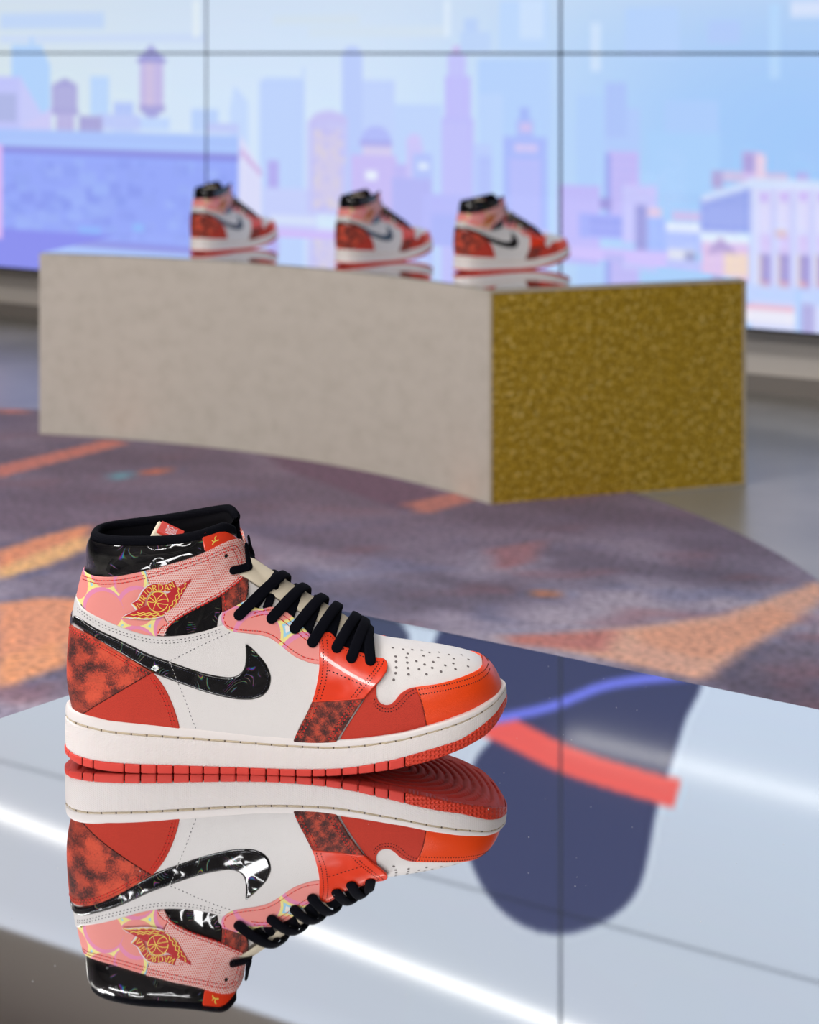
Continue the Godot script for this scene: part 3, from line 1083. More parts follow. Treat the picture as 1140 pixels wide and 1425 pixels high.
# samples of a drafted line: corners (1) and snapped points (2 back of the heel, 3 middle, 4 given as u v in hundredths) break the curve
func draft(pts: Array, closed: bool, step := 0.9) -> Array:
	var out := []   # [sheet or null, uv]
	var n := pts.size()
	for i in (n if closed else n - 1):
		var p: Vector3 = pts[i]
		var q: Vector3 = pts[(i + 1) % n]
		if p.z == 4 or q.z == 4 or (p.z == 2 and q.z == 2) or (p.z == 3 and q.z == 3):
			var a := uv_of(p)
			var b := uv_of(q)
			var m := maxi(2, int(last_at(a.x, a.y).distance_to(last_at(b.x, b.y)) * 1000.0 / 1.5))
			for k in m: out.append([null, a.lerp(b, k / float(m))])
			continue
		var p2 := Vector2(p.x, p.y)
		var q2 := Vector2(q.x, q.y)
		var before := p2
		var after := q2
		if p.z == 0 and (closed or i > 0):
			var o: Vector3 = pts[(i - 1 + n) % n]
			if o.z != 4: before = Vector2(o.x, o.y)
		if q.z == 0 and (closed or i < n - 2):
			var o2: Vector3 = pts[(i + 2) % n]
			if o2.z != 4: after = Vector2(o2.x, o2.y)
		var m2 := maxi(1, int(p2.distance_to(q2) / step))
		for k in m2:
			var s := p2.cubic_interpolate(q2, before, after, k / float(m2))
			out.append([s, uv_of(p) if k == 0 and p.z > 1 else uv_at(s)])
	if not closed:
		var e: Vector3 = pts[n - 1]
		out.append([Vector2(e.x, e.y), uv_of(e)])
	return out

func uv_of(p: Vector3) -> Vector2:
	if p.z == 4: return Vector2(p.x, p.y) / 100.0
	var w := uv_at(Vector2(p.x, p.y))
	if p.z == 2: w.y = 1.0
	if p.z == 3: w.y = 0.0
	return w

func outline(pts: Array, step := 0.9) -> PackedVector2Array:
	var q := PackedVector2Array()
	for s in draft(pts, true, step):
		var w: Vector2 = s[1] * 100.0
		if q.is_empty() or q[q.size() - 1].distance_to(w) > 0.02: q.append(w)
	return q

func puff_at(u: float, v: float) -> float:
	var s := (rim_u(v / 100.0) * 100.0 - 0.6 - u) / 7.2
	return sin(PI * clampf(s, 0.0, 1.0)) * smoothstep(30.0, 42.0, absf(v))

# a raised patch on the last: its outline in hundredths of u and v, a rounded rim, a top that follows the last; metres
func patch(poly: PackedVector2Array, base: float, thick: float, ch := 0.0007, both := false, puff := 0.0) -> Array:
	var area := 0.0
	var n := poly.size()
	for i in n: area += poly[i].cross(poly[(i + 1) % n])
	if area < 0: poly.reverse()
	var pv := PackedVector3Array()
	var nv := PackedVector3Array()
	var idx := PackedInt32Array()
	var inner := PackedVector2Array()
	var on_seam := []
	for i in n:
		var w := poly[i]
		on_seam.append(both and (absf(w.y - 100) < 0.01 or absf(w.y) < 0.01))
		var su := (last_at(w.x / 100 + 0.002, w.y / 100) - last_at(w.x / 100 - 0.002, w.y / 100)).length() / 0.4 + 1e-7
		var sv := (last_at(w.x / 100, w.y / 100 + 0.004) - last_at(w.x / 100, w.y / 100 - 0.004)).length() / 0.8 + 1e-7
		if on_seam[i] or ch <= 0:
			inner.append(w)
			continue
		var k := Vector2(su, sv)
		var d1 := ((w - poly[(i - 1 + n) % n]) * k).normalized()
		var d2 := ((poly[(i + 1) % n] - w) * k).normalized()
		var m := (d1 + d2).normalized().orthogonal() * -1.0
		m = Vector2(-(d1 + d2).normalized().y, (d1 + d2).normalized().x)
		inner.append(w + m * ch / k)
	# top: cut the inner outline into cells
	var seen := {}
	var lo := Vector2(1e9, 1e9)
	var hi := Vector2(-1e9, -1e9)
	for w in inner:
		lo = lo.min(w)
		hi = hi.max(w)
	var du := 0.75
	var dv := 1.7
	for i in range(floori(lo.x / du), ceili(hi.x / du)):
		var strip := PackedVector2Array([Vector2(i * du, lo.y - 1), Vector2((i + 1) * du, lo.y - 1), Vector2((i + 1) * du, hi.y + 1), Vector2(i * du, hi.y + 1)])
		for piece in Geometry2D.intersect_polygons(inner, strip):
			var l2 := 1e9
			var h2 := -1e9
			for w in piece:
				l2 = minf(l2, w.y)
				h2 = maxf(h2, w.y)
			for j in range(floori(l2 / dv), ceili(h2 / dv)):
				var cell := PackedVector2Array([Vector2(i * du - 0.1, j * dv), Vector2((i + 1) * du + 0.1, j * dv), Vector2((i + 1) * du + 0.1, (j + 1) * dv), Vector2(i * du - 0.1, (j + 1) * dv)])
				for bit in Geometry2D.intersect_polygons(piece, cell):
					var ix := Geometry2D.triangulate_polygon(bit)
					var ids := []
					for w in bit:
						var key := Vector2i(roundi(w.x * 5000), roundi(w.y * 5000))
						if not seen.has(key):
							seen[key] = pv.size()
							var nn := normal_at(w.x / 100, w.y / 100)
							if puff > 0.0:
								# padding that swells between the strap and the collar's edge
								var pu := last_at(w.x / 100 + 0.003, w.y / 100) - last_at(w.x / 100 - 0.003, w.y / 100)
								var slope := (puff_at(w.x + 0.3, w.y) - puff_at(w.x - 0.3, w.y)) * puff / pu.length()
								pv.append(last_at(w.x / 100, w.y / 100) + nn * (base + thick + puff * puff_at(w.x, w.y)))
								nv.append((nn - pu.normalized() * slope).normalized())
							else:
								pv.append(last_at(w.x / 100, w.y / 100) + nn * (base + thick))
								nv.append(nn)
						ids.append(seen[key])
					for k in ix: idx.append(ids[k])
	# rim
	if ch > 0:
		var at := pv.size()
		for i in n:
			var w := poly[i] / 100.0
			var nn := normal_at(w.x, w.y)
			var p := last_at(w.x, w.y)
			var wi := inner[i] / 100.0
			var pin := last_at(wi.x, wi.y)
			var out := (p - pin)
			out = (out - nn * nn.dot(out)).normalized()
			pv.append(p + nn * (base - 0.0004)); nv.append(out)
			pv.append(p + nn * (base + thick - ch * 0.55)); nv.append((out + nn * 0.5).normalized())
			pv.append(pin + normal_at(wi.x, wi.y) * (base + thick)); nv.append((normal_at(wi.x, wi.y) + out * 0.12).normalized())
		for i in n:
			var j := (i + 1) % n
			if on_seam[i] and on_seam[j]: continue
			for r in 2:
				var a := at + i * 3 + r
				var b := at + j * 3 + r
				idx.append_array(PackedInt32Array([a, b, b + 1, a, b + 1, a + 1]))
	return [pv, nv, idx]

func patch_mesh(d: Array, side: int) -> ArrayMesh:
	# side 1 outer, -1 inner, 0 both in one mesh
	var pv := PackedVector3Array()
	var nv := PackedVector3Array()
	var uv := PackedVector2Array()
	var ix := PackedInt32Array()
	var src: PackedVector3Array = d[0]
	var sn: PackedVector3Array = d[1]
	var si: PackedInt32Array = d[2]
	for sg in ([side] if side != 0 else [1, -1]):
		var at := pv.size()
		for k in src.size():
			var p := src[k]
			var nn := sn[k]
			if sg < 0:
				p.z = 2 * bend(p.x) - p.z
				nn.z = -nn.z
			pv.append(p)
			nv.append(nn)
			uv.append(Vector2(p.x * 10, -p.y * 10))
		for k in range(0, si.size(), 3):
			var a := at + si[k]
			var b := at + si[k + 1]
			var c := at + si[k + 2]
			if (pv[b] - pv[a]).cross(pv[c] - pv[a]).dot(nv[a] + nv[b] + nv[c]) > 0:
				var t := b
				b = c
				c = t
			ix.append_array(PackedInt32Array([a, b, c]))
	return to_mesh(pv, nv, uv, ix)

func to_mesh(pv: PackedVector3Array, nv: PackedVector3Array, uv: PackedVector2Array, ix: PackedInt32Array) -> ArrayMesh:
	var arr := []
	arr.resize(Mesh.ARRAY_MAX)
	arr[Mesh.ARRAY_VERTEX] = pv
	arr[Mesh.ARRAY_NORMAL] = nv
	arr[Mesh.ARRAY_TEX_UV] = uv
	arr[Mesh.ARRAY_INDEX] = ix
	var m := ArrayMesh.new()
	m.add_surface_from_arrays(Mesh.PRIMITIVE_TRIANGLES, arr)
	return m

# a panel of the upper on both sides (two parts), on one side (1) or joined over the seam (0)
func panel(called: String, pts: Array, base: float, thick: float, mat: Material, side := 2, ch := 0.7, puff := 0.0):
	var d := patch(outline(pts), base / 1000, thick / 1000, ch / 1000, side == 0, puff / 1000)
	if side == 2:
		part_mesh(patch_mesh(d, 1), called, mat, shoe)
		part_mesh(patch_mesh(d, -1), called, mat, shoe)
	else:
		part_mesh(patch_mesh(d, side), called, mat, shoe)

# grid of points to a smooth mesh
func grid_mesh(g: Array, wrap_i: bool, wrap_j: bool, flip := false, uvk := 10.0) -> ArrayMesh:
	var ni := g.size()
	var nj: int = g[0].size()
	var pv := PackedVector3Array()
	var nv := PackedVector3Array()
	var uv := PackedVector2Array()
	var ix := PackedInt32Array()
	for i in ni:
		for j in nj:
			var a: Vector3 = g[(i + 1) % ni if wrap_i else mini(i + 1, ni - 1)][j] - g[(i - 1 + ni) % ni if wrap_i else maxi(i - 1, 0)][j]
			var b: Vector3 = g[i][(j + 1) % nj if wrap_j else mini(j + 1, nj - 1)] - g[i][(j - 1 + nj) % nj if wrap_j else maxi(j - 1, 0)]
			var n := a.cross(b).normalized()
			if n == Vector3.ZERO: n = Vector3.UP
			pv.append(g[i][j])
			nv.append(-n if flip else n)
			uv.append(Vector2(g[i][j].x * uvk, -g[i][j].y * uvk))
	for i in (ni if wrap_i else ni - 1):
		for j in (nj if wrap_j else nj - 1):
			var a := i * nj + j
			var b := ((i + 1) % ni) * nj + j
			var c := ((i + 1) % ni) * nj + (j + 1) % nj
			var d := i * nj + (j + 1) % nj
			for t in [[a, b, c], [a, c, d]]:
				if (pv[t[1]] - pv[t[0]]).cross(pv[t[2]] - pv[t[0]]).dot(nv[t[0]] + nv[t[1]] + nv[t[2]]) > 0: t = [t[0], t[2], t[1]]
				ix.append_array(PackedInt32Array(t))
	return to_mesh(pv, nv, uv, ix)

# stitches along a drafted line: short raised dashes, and the pricked gaps between them
var dashes := {}
func stitch(pts: Array, height: float, mat: String, gap_mat := "", dash := 1.5, gap := 0.9, wd := 1.0, sides := 2):
	var s := draft(pts, false, 0.5)
	var pos := []
	var nor := []
	for q in s:
		var w: Vector2 = q[1]
		var nn := normal_at(w.x, w.y)
		pos.append(last_at(w.x, w.y) + nn * (height / 1000.0))
		nor.append(nn)
	run_dashes(pos, nor, mat, gap_mat, dash, gap, wd, sides)

func run_dashes(pos: Array, nor: Array, mat: String, gap_mat: String, dash: float, gap: float, wd: float, sides: int):
	var run := 0.0
	var cum := [0.0]
	for i in range(1, pos.size()):
		run += pos[i].distance_to(pos[i - 1]) * 1000.0
		cum.append(run)
	var at := 0.2
	var k := 0
	while at < run - 0.3:
		var e := minf(at + dash, run)
		add_dash(pos, nor, cum, at, e, mat, wd, sides, 0.4)
		if gap_mat and e + gap < run: add_dash(pos, nor, cum, e + 0.1, e + gap - 0.1, gap_mat, wd * 0.95, sides, 0.32)
		at += dash + gap
		k += 1

func point_on(pos: Array, cum: Array, t: float) -> Vector3:
	var k: int = clampi(cum.bsearch(t), 1, cum.size() - 1)
	var d: float = cum[k] - cum[k - 1]
	return pos[k - 1].lerp(pos[k], clampf((t - cum[k - 1]) / maxf(d, 1e-6), 0, 1))

func add_dash(pos: Array, nor: Array, cum: Array, t0: float, t1: float, mat: String, wd: float, sides: int, tall: float):
	if not dashes.has(mat): dashes[mat] = st_new()
	var st: SurfaceTool = dashes[mat]
	var a := point_on(pos, cum, t0)
	var b := point_on(pos, cum, t1)
	var nn := point_on(nor, cum, (t0 + t1) / 2).normalized()
	for sg in ([1, -1] if sides == 2 else [1]):
		var p := a
		var q := b
		var m := nn
		if sg < 0:
			p.z = 2 * bend(p.x) - p.z
			q.z = 2 * bend(q.x) - q.z
			m.z = -m.z
		var d := (q - p).normalized()
		var w := d.cross(m).normalized() * wd / 2000.0
		var h := m * tall / 1000.0
		var r0 := p
		var r1 := q + h * 0.6
		var c0 := p.lerp(q, 0.25) + h
		var c1 := p.lerp(q, 0.75) + h
		var low := -m * 0.0002
		quad(st, p - w + low, q - w + low, c1, c0, (m - w.normalized()).normalized())
		quad(st, p + w + low, q + w + low, c1, c0, (m + w.normalized()).normalized())
		tri(st, p - w + low, p + w + low, c0, (m - d * 0.5).normalized())
		tri(st, q - w + low, q + w + low, c1, (m + d * 0.5).normalized())

# a thin print laid on the last
func print_shape(st_data: Array, pts: Array, lift: float):
	st_data.append(patch(outline(pts, 0.6), lift / 1000, 0.00006, 0.0))

func print_stroke(st_data: Array, pts: Array, wd: float, lift: float):
	var line := PackedVector2Array()
	for s in draft(pts, false, 0.5): line.append(s[0])
	for poly in Geometry2D.offset_polyline(line, wd / 2, Geometry2D.JOIN_ROUND, Geometry2D.END_ROUND):
		var q := PackedVector2Array()
		for p in poly: q.append(uv_at(p) * 100)
		st_data.append(patch(q, lift / 1000, 0.00006, 0.0))

func join_prints(list: Array) -> ArrayMesh:
	var pv := PackedVector3Array()
	var nv := PackedVector3Array()
	var ix := PackedInt32Array()
	for d in list:
		var at := pv.size()
		pv.append_array(d[0])
		nv.append_array(d[1])
		for k in d[2]: ix.append(at + k)
	return patch_mesh([pv, nv, ix], 1)

func letter_arrays(text: String, face: String) -> Array:
	var f := SystemFont.new()
	f.font_names = PackedStringArray([face])
	var t := TextMesh.new()
	t.text = text
	t.font = f
	t.font_size = 48
	t.pixel_size = 0.02
	t.depth = 0.02
	return t.get_mesh_arrays()

# a letter bent onto the last: middle in drafting mm, height in mm, turn in degrees
func print_letter(list: Array, text: String, mid: Vector3, tall: float, turn: float, lift: float, face := "Droid Serif"):
	var arr := letter_arrays(text, face)
	var v: PackedVector3Array = arr[Mesh.ARRAY_VERTEX]
	var lo := Vector3(1e9, 1e9, 1e9)
	var hi := -lo
	for p in v:
		lo = lo.min(p)
		hi = hi.max(p)
	var k := tall / (hi.y - lo.y)
	var pv := PackedVector3Array()
	var nv := PackedVector3Array()
	for p in v:
		var q := Vector2(p.x - (lo.x + hi.x) / 2, p.y - (lo.y + hi.y) / 2) * k
		q = q.rotated(deg_to_rad(turn)) + Vector2(mid.x, mid.y)
		var w := uv_at(q)
		var nn := normal_at(w.x, w.y)
		pv.append(last_at(w.x, w.y) + nn * ((lift + (0.08 if p.z > (lo.z + hi.z) / 2 else 0.0)) / 1000.0))
		nv.append(nn)
	var ix: PackedInt32Array = arr[Mesh.ARRAY_INDEX] if arr[Mesh.ARRAY_INDEX] != null else PackedInt32Array(range(v.size()))
	list.append([pv, nv, ix])

# a flat lace along points with their outward normals: oval section, rounded ends
func lace_mesh(path: Array, nor: Array, wd: float, thick: float, round_start := true, round_end := true) -> ArrayMesh:
	var g := []
	var n := path.size()
	for i in n:
		var t: Vector3 = (path[mini(i + 1, n - 1)] - path[maxi(i - 1, 0)]).normalized()
		var up: Vector3 = (nor[i] - t * t.dot(nor[i])).normalized()
		var side := t.cross(up)
		var k := 1.0
		var from_start: float = path[i].distance_to(path[0]) / (wd * 0.5)
		var from_end: float = path[i].distance_to(path[n - 1]) / (wd * 0.5)
		if round_start and from_start < 1.0: k = minf(k, sqrt(maxf(0.0, 1 - (1 - from_start) * (1 - from_start))))
		if round_end and from_end < 1.0: k = minf(k, sqrt(maxf(0.0, 1 - (1 - from_end) * (1 - from_end))))
		k = maxf(k, 0.05)
		var ring := PackedVector3Array()
		for j in 14:
			var a := TAU * j / 14.0
			ring.append(path[i] + side * (signf(cos(a)) * pow(absf(cos(a)), 0.7) * wd / 2 * k) + up * (sin(a) * thick / 2 * (0.4 + 0.6 * k)))
		g.append(ring)
	var m := grid_mesh(g, false, true)
	# let the lace's cloth pattern run along it
	return m

func curve_through(p: Array, n: int) -> Array:
	var out := []
	var m := p.size()
	for i in m - 1:
		for k in n:
			out.append(p[i].cubic_interpolate(p[i + 1], p[maxi(i - 1, 0)], p[mini(i + 2, m - 1)], k / float(n)))
	out.append(p[m - 1])
	return out

# ------------------------------------------------------------------ the sneaker: sole

var sole_line := PackedVector2Array()   # x, z round the sole
var sole_out := PackedVector2Array()
const SOLE_W := [[0, 0], [0.7, 5], [3, 12], [10, 21.5], [25, 30], [50, 34.5], [90, 35.5], [130, 37], [170, 41.5], [210, 47], [240, 48.5], [265, 45.5], [283, 37], [292.5, 26], [298, 12.5], [300, 5], [300.4, 0]]
const SOLE_TOP := [[-5, 37.4], [4, 37.2], [18, 36.3], [33, 34.2], [82, 30.7], [120, 27.6], [144, 25.9], [170, 25.0], [191, 25.5], [229, 30.5], [258, 36.9], [277, 41.4], [292, 45.4], [301, 47.4]]
const SOLE_MID := [[-5, 9.0], [1.4, 8.6], [13, 7.5], [33, 6.5], [82, 5.4], [130, 4.4], [160, 4.6], [191, 6.8], [224, 13.2], [248, 19.4], [268, 24.2], [281, 30.0], [292, 35.4], [300, 39.5]]
const SOLE_LOW := [[-5, 5.6], [3.6, 4.5], [13, 2.4], [33, 0.8], [60, 0.1], [82, 0.0], [150, 0.0], [170, 0.5], [191, 2.4], [222, 6.6], [248, 12.0], [270, 18.2], [284, 23.0], [292, 27.5], [297, 31.5], [301, 35.5]]

func table_at(t: Array, x: float) -> float:
	x *= 1000.0
	for i in range(1, t.size()):
		if x <= t[i][0] or i == t.size() - 1:
			var a := cubic_interpolate(t[i - 1][1], t[i][1], t[maxi(i - 2, 0)][1], t[mini(i + 1, t.size() - 1)][1], clampf((x - t[i - 1][0]) / (t[i][0] - t[i - 1][0]), 0, 1))
			return a / 1000.0
	return 0.0

func make_sole_line():
	var half := []
	for i in SOLE_W.size() - 1:
		var v := func(k: int) -> Vector2:
			if k < 0: return Vector2(SOLE_W[-k][0], -SOLE_W[-k][1])
			if k >= SOLE_W.size(): return Vector2(SOLE_W[2 * SOLE_W.size() - 2 - k][0], -SOLE_W[2 * SOLE_W.size() - 2 - k][1])
			return Vector2(SOLE_W[k][0], SOLE_W[k][1])
		for k in 24:
			half.append((v as Callable).call(i).cubic_interpolate((v as Callable).call(i + 1), (v as Callable).call(i - 1), (v as Callable).call(i + 2), k / 24.0) / 1000.0)
	half.append(Vector2(0.3004, 0))
	# even steps of 2 mm
	var even := []
	var cum := [0.0]
	for i in range(1, half.size()): cum.append(cum[i - 1] + half[i].distance_to(half[i - 1]))
	var m := 190
	for k in m:
		var t: float = cum[cum.size() - 1] * k / float(m)
		var j: int = clampi(cum.bsearch(t), 1, cum.size() - 1)
		even.append(half[j - 1].lerp(half[j], clampf((t - cum[j - 1]) / maxf(1e-9, cum[j] - cum[j - 1]), 0, 1)))
	even.append(half[half.size() - 1])
	for p in even: sole_line.append(p)
	for k in range(even.size() - 2, 0, -1): sole_line.append(Vector2(even[k].x, -even[k].y))
	for i in sole_line.size():
		sole_line[i] = Vector2(sole_line[i].x, sole_line[i].y + bend(sole_line[i].x))
	var n := sole_line.size()
	for i in n:
		var d := (sole_line[(i + 1) % n] - sole_line[(i - 1 + n) % n]).normalized()
		sole_out.append(Vector2(-d.y, d.x))

func sole_at(i: int, inset: float, y: float) -> Vector3:
	var n := sole_line.size()
	i = (i + n) % n
	var p := sole_line[i] - sole_out[i] * inset
	return Vector3(p.x, y, p.y)

func make_sole():
	var n := sole_line.size()
	var prof := [[0.0, 3.0], [0.0, 1.2], [0.03, 0.5], [0.08, 0.15], [0.2, 0.0], [0.4, 0.0], [0.6, 0.15], [0.68, 0.2], [0.69, 0.35], [0.705, 0.8], [0.735, 1.0], [0.765, 0.8], [0.78, 0.35], [0.79, 0.2], [0.86, 0.3], [0.93, 0.5], [0.97, 0.9], [0.992, 1.4], [1.0, 2.1], [0.995, 3.2], [0.95, 7.0]]
	var lower := []
	var upper := []
	for i in n:
		var x := sole_line[i].x
		var yb := table_at(SOLE_MID, x) - 0.0004
		var yt := table_at(SOLE_TOP, x)
		var r1 := PackedVector3Array()
		var r2 := PackedVector3Array()
		for k in prof.size():
			var p := sole_at(i, prof[k][1] / 1000.0, lerpf(yb, yt, prof[k][0]))
			if k <= 9: r1.append(p)
			if k >= 9: r2.append(p)
		lower.append(r1)
		upper.append(r2)
	var mid := part_mesh(grid_mesh(lower, true, false, false), "midsole", M.sole, shoe)
	part_mesh(grid_mesh(upper, true, false, false), "welt", M.sole_smooth, mid)
	# long stitches lying in the groove round the midsole
	var pos := []
	var nor := []
	for i in n:
		var k := (i + 8) % n
		var x := sole_line[k].x
		pos.append(sole_at(k, 0.0005, lerpf(table_at(SOLE_MID, x), table_at(SOLE_TOP, x), 0.738)))
		nor.append(Vector3(sole_out[k].x, 0, sole_out[k].y))
	run_dashes(pos, nor, "thread_sole", "thread_ink2", 9.2, 1.2, 1.5, 1)
	# underside with its rings under the ball of the foot and cross grooves behind
	var g := []
	for i in 211:
		var f := i / 210.0
		var x := 0.0012 + 0.2980 * f
		var row := PackedVector3Array()
		var hw := 0.0
		for k in range(1, SOLE_W.size()):
			if x * 1000 <= SOLE_W[k][0]:
				hw = lerpf(SOLE_W[k - 1][1], SOLE_W[k][1], (x * 1000 - SOLE_W[k - 1][0]) / (SOLE_W[k][0] - SOLE_W[k - 1][0])) / 1000.0 - 0.0012
				break
		for j in 73:
			var t := j / 72.0 * 2 - 1
			var z := t * hw + bend(x)
			var low := table_at(SOLE_LOW, x)
			var r := Vector2(x - 0.226, z + 0.004).length()
			var ring: float = smoothstep(0.3, 0.9, sin(r * TAU / 0.0062)) * smoothstep(0.19, 0.21, x)
			var bar: float = smoothstep(0.8, 0.97, sin(x * TAU / 0.0105)) * (1.0 - smoothstep(0.19, 0.21, x))
			row.append(Vector3(x, low + 0.0004 + 0.0016 * maxf(ring, bar) * (1.0 if absf(t) < 0.86 else 0.0), z))
		g.append(row)
	var under := part_mesh(grid_mesh(g, false, false, true), "outsole", M.rubber, shoe)
	# tread blocks along both sides, bigger ones round the heel, a studded band round the toe
	var cuts := []
	var x_at := func(i: int) -> float: return sole_line[(i + n) % n].x
	var i0 := 0
	var marks := [4.5, 14, 23, 44, 55]
	while marks[marks.size() - 1] < 220: marks.append(marks[marks.size() - 1] + (10.6 if marks.size() % 4 else 9.4))
	var ids := []
	for m in marks:
		for i in 190:
			if sole_line[i].x * 1000 >= m:
				ids.append(i)
				break
	for k in ids.size() - 1:
		tread(ids[k], ids[k + 1], under)
		tread(n - ids[k + 1], n - ids[k], under)
	tread(-ids[0], ids[0], under)
	tread(ids[ids.size() - 1], n - ids[ids.size() - 1], under, true)

func tread(a: int, b: int, parent: Node, studded := false):
	var g := []
	var steps := (b - a) * 2 if not studded else b - a
	var n := sole_line.size()
	for s in steps + 1:
		var f := lerpf(a, b, s / float(steps))
		f = clampf(f, a + 0.22, b - 0.22)
		var i := floori(f)
		var t := f - i
		var row := PackedVector3Array()
		var e := 0.0 if s > 0 and s < steps else 0.0006
		for pr in [[1.03, 8.0], [1.03, 0.3], [0.98, -0.25], [0.9, -0.4], [0.5, -0.4], [0.14, -0.35], [0.04, 0.1], [0.0, 0.7], [0.0, 3.0], [0.02, 9.0]]:
			var q := []
			for k in [i, i + 1]:
				var x := sole_line[(k + n) % n].x
				q.append(sole_at(k, pr[1] / 1000.0 + e, lerpf(table_at(SOLE_LOW, x) + e, table_at(SOLE_MID, x), pr[0])))
			row.append(q[0].lerp(q[1], t))
		g.append(row)
	var m := grid_mesh(g, false, false)
	if not studded:
		# close the two ends
		var st := st_new()
		st.append_from(m, 0, Transform3D())
		for row in [g[0], g[g.size() - 1]]:
			var other: Vector3 = g[g.size() / 2][4]
			var nn: Vector3 = (row[4] - other).normalized()
			for k in range(1, row.size() - 1): tri(st, row[0], row[k], row[k + 1], nn)
		part(st, "tread_block", M.rubber, parent)
	else:
		part_mesh(m, "toe_band", M.rubber_dots, parent)

# ------------------------------------------------------------------ the sneaker: upper

var shoe: Node3D

